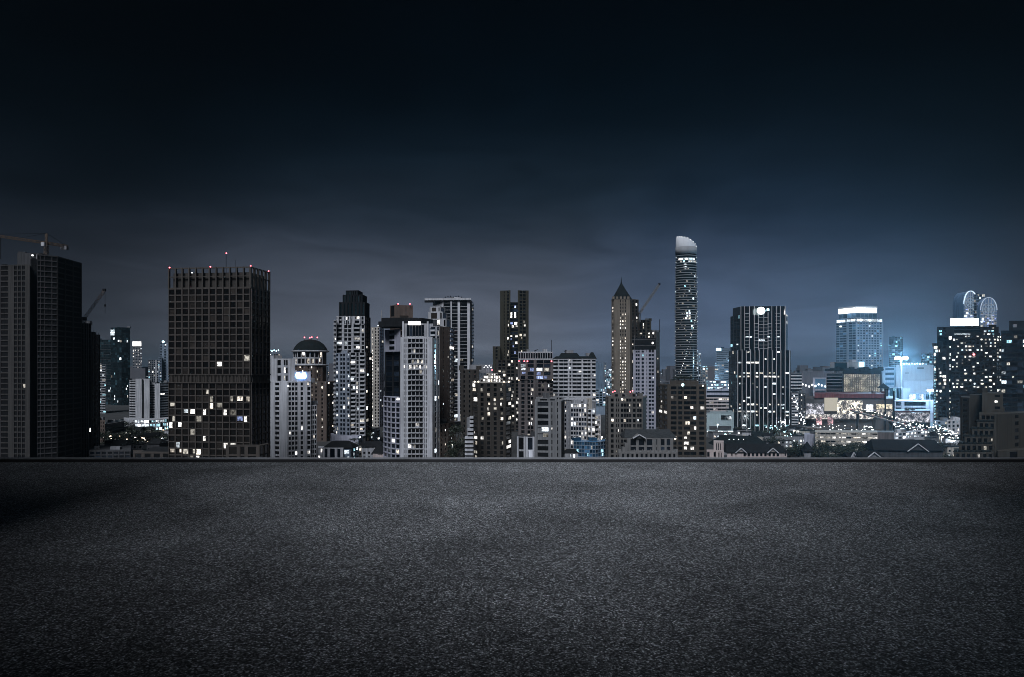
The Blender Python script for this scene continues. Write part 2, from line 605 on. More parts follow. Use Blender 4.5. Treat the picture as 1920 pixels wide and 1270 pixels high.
def facade(b, A, B, z0, z1, cols='wwww', fh=3.2, nf=None, wm=GREY, gm=G_BLK, lp=0.1, mg=0.12, bh=1.0, pd=0.35, bd=0.25,
           sep=True, win=False, bal=None, bald=1.1, lm=None, rows=None, litset=None, top=0.0, half=0.25, bandm=None, zlo=None):
    lm = lm or MIX
    u, n = outward(A, B)
    L = (B - A).length
    rz = math.atan2(u.y, u.x)
    tok = [(k, float(w) if w else 1.0) for k, w in re.findall(r'([a-z])([\d.]*)', cols)]
    tot = sum(w for _, w in tok)
    z1 = z1 - top
    nf = nf or max(1, round((z1 - z0) / fh))
    h = (z1 - z0) / nf
    ops, x = [], 0.0
    for k, w in tok:
        ww = w / tot * L
        if k != 's':
            m = {'w': mg, 'g': 0.02, 'k': 0.04, 'n': 0.30}[k] * ww
            ops.append((x + m, x + ww - m, k))
        x += ww
    # piers fill what is left between the openings
    prev = 0.0
    for a, e, k in ops + [(L, L, 'x')]:
        if a - prev > 0.04:
            c = A + u * ((prev + a) / 2) + n * (pd / 2)
            box(b.host, 'pier', wm, (c.x, c.y, (z0 + z1 + top) / 2), (a - prev, pd, z1 + top - z0), rz)
        prev = e
    bm_ = bandm or wm
    off = n * (bd / 2)
    c = (A + B) / 2 + off
    if bh > 0:
        for j in range(nf + 1):
            zc = z0 + j * h + (bh * .15 if j < nf else -bh * .35)
            hh = bh if j < nf else bh * .3 + .05
            if sep:
                box(b.host, 'floor_band', bm_, (c.x, c.y, zc), (L - 0.01, bd, hh), rz)
    quads = []
    for ci, (a, e, k) in enumerate(ops):
        for j in range(nf):
            zb = z0 + j * h + bh * .65
            zt = z0 + (j + 1) * h - bh * .35
            if k == 'n':
                zb, zt = zb + .1 * (zt - zb), zt - .1 * (zt - zb)
            mid = (a + e) / 2
            if bal is not None and k == 'k':
                cc = A + u * mid + n * (pd + bald / 2)
                box(b.host, 'balcony', bal, (cc.x, cc.y, z0 + j * h + .45), (e - a - .06, bald, 1.15), rz)
            yrow = nf - 1 - j      # rows are counted from the top
            st = None
            if litset is not None:
                st = litset.get((ci, yrow))
            elif b.rnd.random() < (lp if rows is None else rows(yrow, ci) * lp):
                st = b.rnd.choice(lm)
            if st is not None and b.nwin < 300:
                x0, x1 = a + .04, e - .04
                if k != 'n':          # drawn curtains, half-lit rooms
                    wf = b.rnd.choice([.5, .62, .75, .85, 1.0]) if b.rnd.random() > half else b.rnd.uniform(.35, .5)
                    if b.rnd.random() < .5:
                        x0 = x1 - (x1 - x0) * wf
                    else:
                        x1 = x0 + (x1 - x0) * wf
                zl_ = zb + (zt - zb) * b.rnd.choice([0, 0, .1, .2, .35])
                cc = A + u * ((x0 + x1) / 2) + n * 0.08
                box(b.host, 'window', st, (cc.x, cc.y, (zl_ + zt) / 2), (x1 - x0, 0.09, zt - zl_ - .05), rz)
                b.nwin += 1
            elif win and b.nwin < 300:
                cc = A + u * mid + n * 0.06
                box(b.host, 'window', gm, (cc.x, cc.y, (zb + zt) / 2), (e - a - .02, 0.08, zt - zb), rz)
                b.nwin += 1
            else:
                q = [A + u * a + n * .05, A + u * e + n * .05]
                quads.append((q, zb, zt))
    if quads:
        v, f = [], []
        for q, zb, zt in quads:
            s_ = len(v)
            v += [(q[0].x, q[0].y, zb), (q[1].x, q[1].y, zb), (q[1].x, q[1].y, zt), (q[0].x, q[0].y, zt)]
            f.append((s_, s_ + 1, s_ + 2, s_ + 3))
        o = mesh(b.host, 'glazing', v, f, gm)
        o['kind'] = 'stuff'


def beacon(b, px, py, d, mat=E_RED, r=0.5, pole=2.0):
    p = P3(px, py, d)
    lathe(b.root, 'beacon', [(0.01, -r), (r * .75, -r * .6), (r, 0), (r * .75, r * .6), (0.01, r)], p, mat, 8)
    if pole:
        box(b.root, 'beacon_pole', VDARK, (p.x, p.y, p.z - r - pole / 2), (.18, .18, pole))


def sign(b, px0, px1, py0, py1, d, mat, name='sign', th=0.6):
    a, c = P3(px0, py0, d), P3(px1, py1, d)
    return box(b.root, name, mat, ((a.x + c.x) / 2, d, (a.z + c.z) / 2), (c.x - a.x, th, a.z - c.z))


# ================================================================== THE SETTING
def asphalt():
    m, t, o = newmat('asphalt')
    g = N(t, 'ShaderNodeNewGeometry')
    vo = N(t, 'ShaderNodeTexVoronoi')
    vo.inputs['Scale'].default_value = 68
    t.links.new(g.outputs['Position'], vo.inputs['Vector'])
    v2 = N(t, 'ShaderNodeTexVoronoi')
    v2.inputs['Scale'].default_value = 190
    t.links.new(g.outputs['Position'], v2.inputs['Vector'])
    s1 = N(t, 'ShaderNodeSeparateColor')
    t.links.new(vo.outputs['Color'], s1.inputs[0])
    s2 = N(t, 'ShaderNodeSeparateColor')
    t.links.new(v2.outputs['Color'], s2.inputs[0])
    r1 = ramp(t, [(0.0, 0.07), (0.50, 0.19), (0.76, 0.39), (0.92, 0.74), (1.0, 1.0)])
    t.links.new(s1.outputs[0], r1.inputs[0])
    r2 = ramp(t, [(0.0, 0.55), (0.7, 1.0), (1.0, 1.9)])
    t.links.new(s2.outputs[0], r2.inputs[0])
    gap = ramp(t, [(0.34, 1.0), (0.66, 0.42)])
    t.links.new(vo.outputs['Distance'], gap.inputs[0])
    # old worn patches, damp stains
    n1 = N(t, 'ShaderNodeTexNoise')
    n1.inputs['Scale'].default_value = 0.55
    n1.inputs['Detail'].default_value = 7
    n1.inputs['Roughness'].default_value = 0.62
    n1.inputs['Distortion'].default_value = 0.5
    t.links.new(g.outputs['Position'], n1.inputs['Vector'])
    big = ramp(t, [(0.28, 0.55), (0.45, 0.86), (0.56, 1.05), (0.74, 1.4)])
    t.links.new(n1.outputs[0], big.inputs[0])
    n3 = N(t, 'ShaderNodeTexNoise')
    n3.inputs['Scale'].default_value = 9
    n3.inputs['Detail'].default_value = 4
    t.links.new(g.outputs['Position'], n3.inputs['Vector'])
    f = math_n(t, 'MULTIPLY', r1.outputs[0], r2.outputs[0])
    f = math_n(t, 'MULTIPLY', f, gap.outputs[0])
    f = math_n(t, 'MULTIPLY', f, big.outputs[0])
    f = math_n(t, 'MULTIPLY', f, math_n(t, 'MULTIPLY_ADD', n3.outputs[0], 0.9, 0.55))
    c = mixc(t, 1.0, (1.0, 1.02, 1.07), f, 'MULTIPLY')
    b = N(t, 'ShaderNodeBsdfPrincipled')
    t.links.new(c, b.inputs['Base Color'])
    b.inputs['Roughness'].default_value = 0.85
    b.inputs['Specular IOR Level'].default_value = 0.3
    bp = N(t, 'ShaderNodeBump')
    bp.inputs['Strength'].default_value = 0.6
    bp.inputs['Distance'].default_value = 0.006
    hgt = math_n(t, 'MULTIPLY_ADD', vo.outputs['Distance'], -1.0, math_n(t, 'MULTIPLY', s1.outputs[0], 0.35))
    t.links.new(hgt, bp.inputs['Height'])
    t.links.new(bp.outputs[0], b.inputs['Normal'])
    t.links.new(b.outputs[0], o.inputs[0])
    return m


ASPH = asphalt()
DECK_Z = 58.0
KY = 14.46
me = box(None, 'rooftop_deck', ASPH, (0, KY / 2 - 10, DECK_Z - 0.2), (110, KY + 20, 0.4))
tag(me, kind='structure')
db = thing('deck_building', 'dark concrete building under the asphalt roof deck', 'building', (0, -10, 0))
box(db, 'wall', DGREY, (0, KY / 2 - 10, 28.75), (109, KY + 19.6, 57.5))
kb = thing('kerb', 'low black kerb with pale metal cap along the roof edge', 'kerb', (0, KY + .15, DECK_Z))
box(kb, 'kerb_body', DGREY, (0, KY + .16, DECK_Z - .155), (110, .30, 0.40))
box(kb, 'cap', WHITE, (0, KY + .22, DECK_Z + .055), (110, .17, .018))
# unseen blocks added behind the viewer, shaped to darken the deck's flanks and foreground
rt = thing('added_shade_tower', 'unseen concrete blocks added behind the viewer to shade the roof deck', 'building', (-3, -12, DECK_Z))
for nm, x0, x1, hh in (('wing', -34, -11.8, 44), ('wing', 4.6, 30, 44), ('shade_block_mid', -11.8, -5.6, 22), ('shade_block_mid', 0.4, 4.6, 24), ('shade_block_low', -5.6, 0.4, 11.6)):  # added blockers, stepped so the moonlight reaches mainly the far middle of the deck
    w_ = box(rt, nm, DGREY, ((x0 + x1) / 2, -11, DECK_Z + hh / 2), (x1 - x0 - .01, 16, hh))
    box(rt, 'coping', GREY, ((x0 + x1) / 2, -11, DECK_Z + hh + .15), (x1 - x0 + .2, 16.3, .3))
    for j_ in range(int(hh / 3.4)):
        for i_ in range(max(1, int((x1 - x0) / 3))):
            box(w_, 'window', G_BLK, (x0 + 1.5 + i_ * 3, -2.97, DECK_Z + 1.8 + j_ * 3.4), (1.8, .06, 1.6))
box(rt, 'door', METAL, (-2.5, -2.95, DECK_Z + 1.1), (2.2, .1, 2.2))

gm = wall('street_ground', (0.0300, 0.0300, 0.0312), var=.5, scale=.02, streak=0)
g = mesh(None, 'ground', [(-9000, 20, 0), (9000, 20, 0), (9000, 12000, 0), (-9000, 12000, 0)], [(0, 1, 2, 3)], gm)
tag(g, kind='structure')

# ================================================================== BUILDINGS, left to right
CON = wall('raw_concrete_frame', (0.0286, 0.0265, 0.0260), streak=0.45)
CON2 = wall('raw_concrete_frame_brown', (0.0468, 0.0363, 0.0303), streak=0.45)
OPEN = wall('unlit_shell_interior', (0.0060, 0.0060, 0.0070), spec=0.1)
# --- tower under construction
b = Bld('unfinished_tower', 'unfinished dark concrete tower with a tower crane on its roof', [(-45, 400), (57, 398), (107, 404), (152, 430)])
block(b, [(-45, 400), (57, 396)], 497, [dict(cols='w8w8s9w12s6w16s8w7w7w7s7', fh=3.15, wm=CON, gm=OPEN, lp=.004, mg=.10, bh=.75, pd=.5, bd=.4, win=True, lm=[L_DIM])], VDARK, cap=.7, capm=CON)
block(b, [(57, 404), (70, 406)], 486, [dict(cols='s1g4s1', fh=3.15, wm=VDARK, gm=OPEN, lp=0, bh=.3, pd=.3, bd=.15)], OPEN, deep=15, roofkit=0)
block(b, [(70, 398), (107, 404), (152, 430)], 478, [
    dict(cols='w6w8w14w10', fh=3.15, wm=DGREY, gm=OPEN, lp=.003, mg=.06, bh=.6, pd=.4, bd=.5, lm=[L_DIM]),
    dict(cols='w10w11w12', fh=3.15, wm=CON, gm=OPEN, lp=.004, mg=.07, bh=.7, pd=.45, bd=.55, win=True, lm=[L_DIM], bandm=CON)], VDARK, cap=.5, capm=CON)
block(b, [(33, 412), (84, 412)], 475, [dict(cols='ssww', fh=3, wm=DGREY, gm=OPEN, lp=0, bh=.5)], DGREY, ybase=500, deep=12, roofkit=1)
beacon(b, 61, 479, 408, E_PIN, .5, 0)

# its crane
ck = thing('tower_crane', 'hammerhead tower crane on the unfinished tower', 'crane', (*P2(87, 412), PZ(477, 412)))
mz0, mz1 = PZ(477, 412), PZ(452, 412)
mp_ = P2(87, 412)
lattice(ck, 'mast', CRANE, (mp_.x, mp_.y, mz0), (mp_.x, mp_.y, PZ(455, 412)), 1.8, 6)
jz = PZ(456, 412)
ja, jb = P2(-30, 384), P2(128, 424)
lattice(ck, 'jib', CRANE, (mp_.x, mp_.y, jz), (ja.x, ja.y, jz), 1.3, 26, .14)
lattice(ck, 'counter_jib', CRANE, (mp_.x, mp_.y, jz), (jb.x, jb.y, jz), 1.4, 9, .16)
lattice(ck, 'apex_mast', CRANE, (mp_.x, mp_.y, jz), (mp_.x, mp_.y, PZ(438, 412)), 1.0, 4, .14)
q = P2(121, 422)
box(ck, 'counterweight', GREY, (q.x, q.y, jz - 1.2), (3.6, 2, 2.2))
q = P2(86, 410)
box(ck, 'cab', WHITE, (q.x - .3, q.y - 1.6, jz - 1.4), (2, 1.8, 2.2))
hk = (Vector((mp_.x, mp_.y)) * .25 + ja * .75)
bars(ck, 'hoist_cable', VDARK, [((hk.x, hk.y, jz - .5), (hk.x, hk.y, jz - 13))], .2)
ap = (mp_.x, mp_.y, PZ(438, 412))
for f_ in (.45, .85):
    e = Vector((mp_.x, mp_.y)).lerp(ja, f_)
    bars(ck, 'tie_bar', VDARK, [(ap, (e.x, e.y, jz + .6))], .14)
e = Vector((mp_.x, mp_.y)).lerp(jb, .9)
bars(ck, 'tie_bar', VDARK, [(ap, (e.x, e.y, jz + .6))], .14)

# --- its lower neighbour and luffing crane
b = Bld('scaffolded_block', 'lower brown unfinished block wrapped in scaffolding beside the dark tower', [(152, 445), (187, 455)])
block(b, [(152, 446), (171, 450)], 606, [dict(cols='w6w6w6', fh=3.4, wm=CON, gm=OPEN, lp=.01, bh=.6, pd=.4, bd=.5)], VDARK)
block(b, [(171, 452), (187, 458)], 627, [dict(cols='s2w3s2w3s2', fh=3.4, wm=CON2, gm=G_BRN, lp=.03, bh=1.2, pd=.4, bd=.3, lm=[L_WARM, L_DIM])], CON2)
for k in range(5):
    q = P2(153 + k * 4.4, 444)
    zt = PZ(600 + (k % 2) * 6, 444)
    box(b.root, 'scaffold_post', METAL, (q.x, q.y, zt / 2), (.16, .16, zt))
for k in range(3):
    q = P2(176 + k * 4.4, 450)
    box(b.root, 'scaffold_post', METAL, (q.x, q.y, PZ(618 + k * 3, 450) / 2), (.16, .16, PZ(618 + k * 3, 450)))
ck = thing('luffing_crane', 'small luffing crane raising its boom beside the unfinished tower', 'crane', (*P2(157, 448), PZ(606, 448)))
lattice(ck, 'boom', CRANE, P3(156, 600, 446), P3(196, 545, 446), 1.3, 13, .09)
lattice(ck, 'mast', CRANE, P3(157, 607, 448), P3(157, 598, 448), 1.4, 2, .2)
box(ck, 'cab', DGREY, P3(157, 598, 447), (3, 2, 2.2))
bars(ck, 'hoist_cable', VDARK, [(P3(197, 545, 446), P3(197, 588, 446))], .16)
box(ck, 'hook_block', VDARK, P3(197, 573, 446), (.8, .5, 1.4))
box(ck, 'boom_head', VDARK, P3(195.5, 544, 446), (1.8, 1.2, 1.6))

# --- distant glass pair
b = Bld('glass_tower', 'dark teal glass tower with a lit stair window near its top left corner', [(187, 1100), (243, 1100)])
block(b, [(186, 1115), (211, 1110)], 637, [dict(cols='g1' * 6, fh=4, wm=DGREY, gm=G_TEAL, lp=.05, bh=.5, pd=.2, bd=.15, lm=MIXC, rows=lambda r, c: 1 if r > 4 else .2)], G_TEAL, ybot=800)
block(b, [(208, 1100), (228, 1092), (244, 1100)], 614, [
    dict(cols='g1' * 5, fh=4, wm=VDARK, gm=G_TEAL, lp=.06, bh=.4, pd=.2, bd=.15, lm=MIXC),
    dict(cols='g1' * 4, fh=4, wm=VDARK, gm=G_TEAL, lp=.05, bh=.4, pd=.2, bd=.15, lm=MIXC)], G_TEAL, ybot=800)
for k in range(5):
    sign(b, 207.5, 214.5, 618.5 + k * 2.2, 620.2 + k * 2.2, 1097, L_COOL, 'stair_window')
b2 = Bld('balcony_slab_block', 'slim apartment block with lit white balconies in front of the teal glass tower', [(186, 905), (199, 905)])
block(b2, [(184, 905), (199, 900)], 684, [dict(cols='k1k1', fh=3.2, wm=PALE, gm=G_TEAL, lp=.35, bh=.6, pd=.3, bd=.3, bal=PALE, lm=MIXC)], G_TEAL, ybot=800)
# --- far slim towers
b = Bld('slim_far_tower', 'slim far tower with a white lit crown left of the brown tower', [(248, 2000), (268, 2000)])
block(b, [(249, 2005), (266, 2000)], 650, [dict(cols='w1' * 6, fh=4.5, wm=GREY, gm=G_BLU, lp=.22, bh=1.6, pd=.4, bd=.3, lm=MIX)], GREY, ybot=745, roofkit=0)
sign(b, 249, 264, 641, 649, 2000, E_WHITE, 'lit_crown', 4)
b = Bld('small_far_tower', 'small far tower with pale stripes between two slim far towers', [(277, 1900), (297, 1900)])
block(b, [(278, 1905), (288, 1900), (297, 1905)], 675, [dict(cols='w1w1w1', fh=5, wm=GREY, gm=G_BLU, lp=.1, lm=MIXC), dict(cols='w1s1w1', fh=5, wm=PALE, gm=G_BLU, lp=.3, lm=MIXC)], GREY, ybot=745, roofkit=0)
b = Bld('green_lamp_tower', 'far striped tower with a greenish lamp on top beside the brown tower', [(298, 1750), (318, 1750)])
block(b, [(300, 1755), (320, 1750)], 643, [dict(cols='w2s1w2s1w2', fh=4, wm=BLUEW, gm=G_BLU, lp=.06, bh=1.4, pd=.5, bd=.5, lm=MIXC)], BLUEW, ybot=760, roofkit=0)
block(b, [(297, 1740), (303, 1735)], 668, [dict(cols='w1w1', fh=4, wm=BLUEW, gm=G_BLU, lp=.3, lm=MIXC)], BLUEW, ybot=760, roofkit=0)
beacon(b, 306, 641, 1752, E_CYAN, 3.2, 2)
# --- white striped office block
b = Bld('striped_office_block', 'white office block with a tall dark slit and striped wings', [(240, 815), (318, 815)])
block(b, [(243, 815), (255, 812)], 713, [dict(cols='g1', fh=2.95, wm=PALE, gm=G_BLK, lp=0, bh=1.5, bd=.5, pd=.3)], G_BLK, ybot=795, roofkit=1)
block(b, [(254, 803), (266, 803), (268.4, 806), (270, 803), (280.5, 803)], 711, [None, None, None, None], PALE, ybot=795, roofkit=0)
u0 = P3(267.2, 711, 802)
box(b.root, 'slit_window', G_BLK, (u0.x, 802.4, PZ(748, 802)), (1.7, .8, 45))
block(b, [(280, 812), (291, 812)], 716, [dict(cols='g1', fh=2.95, wm=PALE, gm=G_BLK, lp=0, bh=1.5, bd=.5, pd=.3)], G_BLK, ybot=795, roofkit=1)
block(b, [(290, 804), (300, 804)], 720, [None], PALE, ybot=795, roofkit=0)
block(b, [(299, 806), (322, 822)], 718, [dict(cols='g1', fh=2.95, wm=PALE, gm=G_BLK, lp=.1, bh=1.5, bd=.5, pd=.3)], G_BLK, ybot=795)
b = Bld('lit_podium', 'low curved podium with bright glazed floors below the striped office block', [(228, 780), (318, 790)])
block(b, [(232, 655), (253, 645), (280, 642), (300, 650), (320, 665)], 788, [
    None, dict(cols='g1' * 5, nf=3, wm=PALE, gm=G_TEAL, lp=.95, bh=1, lm=[L_COOL, E_PIN, L_COOL], half=0),
    dict(cols='g1' * 5, nf=3, wm=PALE, gm=G_TEAL, lp=.7, bh=1, lm=[L_COOL, L_TEAL], half=0),
    dict(cols='g1' * 5, nf=3, wm=PALE, gm=G_TEAL, lp=.7, bh=1, lm=[L_COOL, L_TEAL])], PALE, roofkit=0)
b = Bld('car_park_block', 'brown grey multi-storey car park with open striped floors at far left', [(184, 620), (232, 640)])
block(b, [(184, 545), (197, 540)], 790, [dict(cols='n1n1n1', fh=3.2, wm=BRICK, gm=G_BLK, lp=.08, bh=1.2)], BRICK, deep=20)
block(b, [(196, 543), (232, 575)], 795, [dict(cols='g1', fh=3.0, wm=GREY, gm=G_BLK, lp=0, bh=1.4, bd=.6, pd=.3)], G_BLK, deep=20)
# --- low roofs in front at left
b = Bld('low_flat_house', 'low dark flat-roofed house with a pale roof tank at far left', [(170, 430), (250, 430)])
block(b, [(168, 430), (245, 432)], 846, [dict(cols='w1' * 7, fh=3, wm=DGREY, gm=G_BLU, lp=0)], VDARK, deep=30, cap=.4, capm=DGREY, roofkit=1)
box(b.root, 'roof_tank', GREY, P3(218, 841, 438), (6.2, 3, 2.6))
b = Bld('low_pillared_house', 'low dark pavilion with pale pillars in front of the brown tower', [(250, 425), (420, 425)])
block(b, [(250, 425), (322, 425)], 850, [dict(cols='s1w6s1w6s1w6s1w6s1', fh=4, wm=BROWN, gm=G_BLK, lp=0, bh=.4)], VDARK, deep=14, cap=.4, capm=BROWN, roofkit=0)
gable(b.root, 'roof', P2(262, 432), P2(430, 426), 14, PZ(850, 428), 3.0, TILE, hip=6)

# --- brown tower
b = Bld('brown_tower', 'broad brown grid tower with red lamps along its open crown', [(317, 342), (470, 337), (505, 356)])
lw = {}
for c_, r_, m_ in [(7, 11, L_WHITE), (1, 13, L_WARM), (4, 13, L_WHITE), (1, 14, L_BLUE), (7, 16, L_WARM), (8, 16, L_WHITE), (5, 18, L_DIM), (11, 10, L_DIM),
                   (10, 19, L_WARM), (11, 19, L_WARM), (6, 19, L_DIM), (9, 19, L_DIM), (6, 20, L_WARM), (7, 20, L_DIM), (2, 21, L_COOL), (3, 21, L_WHITE), (5, 21, L_WHITE), (8, 21, L_WHITE), (9, 21, L_DIM),
                   (10, 22, L_BLUE), (11, 22, L_WHITE), (0, 22, L_DIM), (4, 22, L_DIM), (0, 23, L_WHITE), (1, 23, L_WHITE), (5, 25, L_WHITE), (3, 24, L_DIM), (8, 26, L_WHITE), (9, 26, L_WHITE), (1, 26, L_COOL), (0, 27, L_WARM), (1, 27, L_WARM),
                   (2, 27, L_DIM), (3, 27, L_DIM), (4, 27, L_WARM), (0, 20, L_DIM), (0, 16, L_DIM), (4, 28, L_WHITE), (3, 28, L_DIM)]:
    lw[(c_, r_)] = m_
pts = [P2(317, 342), P2(470, 337), P2(505, 356)]
zt = PZ(500, 337)
fl = 12.6 / F * 337
zg = PZ(540, 337)          # foot of the open crown
band1, band0 = PZ(703, 337), PZ(718, 337)
zlow = PZ(868, 337)
back = [p * ((p.y + 26) / p.y) for p in reversed(pts)]
prism(b.root, 'tower_core', pts + back, 0, zg, G_BRN)
inner = [Vector((p.x, p.y)) for p in pts + back]
ctr = sum(inner, Vector((0, 0))) / 6
prism(b.root, 'crown_core', [ctr + (p - ctr) * .93 for p in inner], zg, zt - 2.6, DBROWN)
n_up = 13
n_lo = round((band0 - zlow) / fl)
for (A, B, cols, ls_up, ls_lo) in ((pts[0], pts[1], 'w' * 12, {k: v for k, v in lw.items() if k[1] < 17}, {(k[0], k[1] - 17): v for k, v in lw.items() if k[1] >= 17}),
                                   (pts[1], pts[2], 'wwwww', {(3, 6): L_WHITE, (4, 6): L_COOL, (3, 12): L_DIM, (2, 12): L_DIM, (4, 3): L_DIM}, {(3, 1): L_WHITE, (4, 1): L_WHITE, (4, 2): L_WHITE, (2, 4): L_WHITE, (1, 4): L_WHITE, (1, 2): L_DIM})):
    facade(b, A, B, band1, zg, cols=cols, nf=n_up, wm=BROWN, gm=G_BRN, mg=.10, bh=.62, pd=.55, bd=.35, litset=ls_up, win=True)
    facade(b, A, B, zlow, band0, cols=cols, nf=n_lo, wm=BROWN, gm=G_BRN, mg=.08, bh=.6, pd=.55, bd=.35, litset=ls_lo, win=True)
    u, n = outward(A, B)
    L = (B - A).length
    rz = math.atan2(u.y, u.x)
    nb = len(cols)
    # louvred plant floor
    c = (A + B) / 2 + n * .12
    box(b.root, 'plant_floor', DBROWN, (c.x, c.y, (band0 + band1) / 2), (L, .2, band1 - band0), rz)
    for k in range(nb * 5):
        c = A + u * (L * (k + .5) / (nb * 5)) + n * .4
        if k % 5:
            box(b.root, 'louvre', BROWN, (c.x, c.y, (band0 + band1) / 2), (.28, .45, band1 - band0 - .3), rz)
    for zz in (band0, band1):
        c = (A + B) / 2 + n * .4
        box(b.root, 'floor_band', BROWN, (c.x, c.y, zz), (L + .3, .75, .5), rz)
    # open crown: fins and three rails
    for k in range(nb + 1):
        c = A + u * (L * k / nb) - n * .1
        box(b.root, 'crown_fin', BROWN, (c.x, c.y, (zg + zt) / 2), (.62, 1.1, zt - zg), rz)
    for zz, th in ((zt - .3, .6), (zt - 4.6, .45), (zg + .2, .8)):
        c = (A + B) / 2 - n * .15
        box(b.root, 'crown_rail', BROWN, (c.x, c.y, zz), (L, .6, th), rz)
q = P3(424, 478, 345)
box(b.root, 'lightning_mast', VDARK, (q.x, q.y, (q.z + zt - 3) / 2), (.2, .2, q.z - zt + 3))
q = P3(441, 488, 350)
box(b.root, 'lightning_mast', VDARK, (q.x, q.y, (q.z + zt - 3) / 2), (.15, .15, q.z - zt + 3))
for px, py, d in ((318, 502, 341), (394.5, 500.5, 339), (470, 499, 337), (503.5, 508.5, 355), (424.5, 475, 345)):
    beacon(b, px, py, d, E_RED, .36, 1.2 if px != 424.5 else 0)
beacon(b, 360, 512, 345, E_PIN, .25, 0)
# podium of the brown tower
block(b, [(424, 330), (486, 330), (503, 338)], 836, [dict(cols='s1w6s1w3s1w6s1', nf=2, wm=BROWN, gm=G_BRN, lp=.2, bh=.8), dict(cols='w1w1', nf=2, wm=BROWN, gm=G_BRN, lp=0, bh=.8)], DBROWN, deep=5, ybot=872, roofkit=0, name='podium')

# --- white apartment block with blue sign
b = Bld('blue_sign_apartments', 'white apartment block with a glowing blue sign on its roof', [(503, 445), (540, 440), (592, 462)])
block(b, [(498, 446), (540, 440), (583, 446)], 716, [
    dict(cols='s2n6s3w6s9', fh=3.1, wm=WHITE, gm=G_BLK, lp=.05, bh=1.2, pd=.45, bd=.3, mg=.1),
    dict(cols='w3w3w3s2w3s3w4', fh=3.1, wm=WHITE, gm=G_BLK, lp=.06, bh=1.05, pd=.45, bd=.3, mg=.14, win=True)], WHITE, cap=.6, capm=WHITE)
block(b, [(583, 447), (593, 449)], 760, [dict(cols='w1w1w1', fh=3.1, wm=WHITE, gm=G_BLK, lp=.05, bh=1.05, pd=.45, bd=.3)], WHITE)
block(b, [(503, 455), (553, 452)], 673, [dict(cols='s4w2s1w1w1s3', nf=3, wm=PALE, gm=G_BLK, lp=.02, bh=1.5)], PALE, ybase=718, deep=10, cap=.4, capm=PALE)
block(b, [(560, 455), (590, 462)], 710, [None], GREY, ybase=718, deep=8, roofkit=0)
# the sign is a low row of rounded letters on a dark board
sign(b, 541, 583, 697, 716, 452.5, LAV, 'sign_board', .5)
p0 = P3(564.5, 706, 451.6)
lathe(b.root, 'sign_lamp', [(.01, -1.7), (2.6, -1.6), (3.5, -.6), (3.5, .5), (2.5, 1.5), (.01, 1.7)], p0, E_BLUE, 12, 1, .25)
lathe(b.root, 'sign_lamp', [(.01, -2.0), (1.2, -1.6), (1.7, 0), (1.2, 1.6), (.01, 2.0)], p0 + Vector((-2, -.1, .8)), E_BLUE, 10, 1, .3)
lathe(b.root, 'sign_lamp', [(.01, -2.0), (1.2, -1.6), (1.6, 0), (1.2, 1.6), (.01, 2.0)], p0 + Vector((1.9, -.1, .7)), E_BLUE, 10, 1, .3)
beacon(b, 540, 724, 439, E_PIN, .4, 0)
beacon(b, 579, 722, 450, E_PIN, .35, 0)

# --- domed tower
b = Bld('domed_tower', 'brown tower under a dark dome with red lamps on top', [(551, 560), (613, 560)])
cx, cyy = PX(582, 575), 575
rr_ = (613 - 551) / 2 / F * 575
N16 = [Vector((cx + rr_ * math.cos(R(a)), cyy + rr_ * math.sin(R(a)))) for a in range(0, 360, 30)]
prism(b.root, 'drum', [Vector((cx, cyy)) + (p - Vector((cx, cyy))) * .97 for p in N16], 0, PZ(659, 575), BRICK)
lathe(b.root, 'dome', [(rr_ * 1.03, 0), (rr_ * 1.0, 1.0), (rr_ * .93, 3.2), (rr_ * .78, 6.0), (rr_ * .56, 8.3), (rr_ * .3, 9.6), (.01, 10.1)], (cx, cyy, PZ(659, 575)), TEALR, 32)
lathe(b.root, 'cornice', [(rr_, -.9), (rr_ * 1.1, -.5), (rr_ * 1.1, .3), (rr_, .5)], (cx, cyy, PZ(659, 575)), PALE, 32)
lathe(b.root, 'cornice', [(rr_, -.5), (rr_ * 1.06, -.3), (rr_ * 1.06, .4), (rr_, .6)], (cx, cyy, PZ(685, 575)), PALE, 32)
# outer faces of the drum
vis = [k for k in range(12) if (N16[k] + N16[(k + 1) % 12]).y / 2 < cyy - .3 * rr_]
for k in vis:
    A, B = N16[(k + 1) % 12], N16[k]
    if A.x > B.x:
        A, B = B, A
    facade(b, A, B, PZ(684, 575), PZ(660, 575), cols='w1w1', nf=2, wm=PALE, gm=G_BLK, lp=.45, bh=1.2, pd=.3, bd=.2, lm=MIXW)
    facade(b, A, B, PZ(840, 575), PZ(686, 575), cols='s1n2n2s1', fh=3.3, wm=BRICK, gm=G_BRN, lp=.22, bh=1.3, pd=.3, bd=.2, lm=MIXW)
block(b, [(566, 556), (612, 556), (627, 572)], 716, [dict(cols='s1n2s1n2n2s1n2s1', fh=3.3, wm=BRICK, gm=G_BRN, lp=.26, bh=1.3, pd=.35, bd=.25, lm=MIXW), dict(cols='n1n1', fh=3.3, wm=BRICK, gm=G_BRN, lp=.3, bh=1.3, lm=MIXW)], BRICK, ybot=845, roofkit=0)
for px, py in ((571, 633), (581, 633.5), (584.5, 632.5), (595, 633)):
    beacon(b, px, py, 575, E_RED, .55, 2.5)
# lit ring building far behind
b = Bld('far_lit_ring', 'far building with a bright roof rim just right of the brown tower', [(505, 1500), (526, 1500)])
block(b, [(500, 1500), (526, 1500)], 664, [dict(cols='w1' * 6, fh=4, wm=GREY, gm=G_BLU, lp=.15)], GREY, ybot=700, roofkit=0)
for k in range(5):
    beacon(b, 506 + k * 4, 657 + (k % 2) * 1.5, 1500, E_CYAN, 1.5, 3)

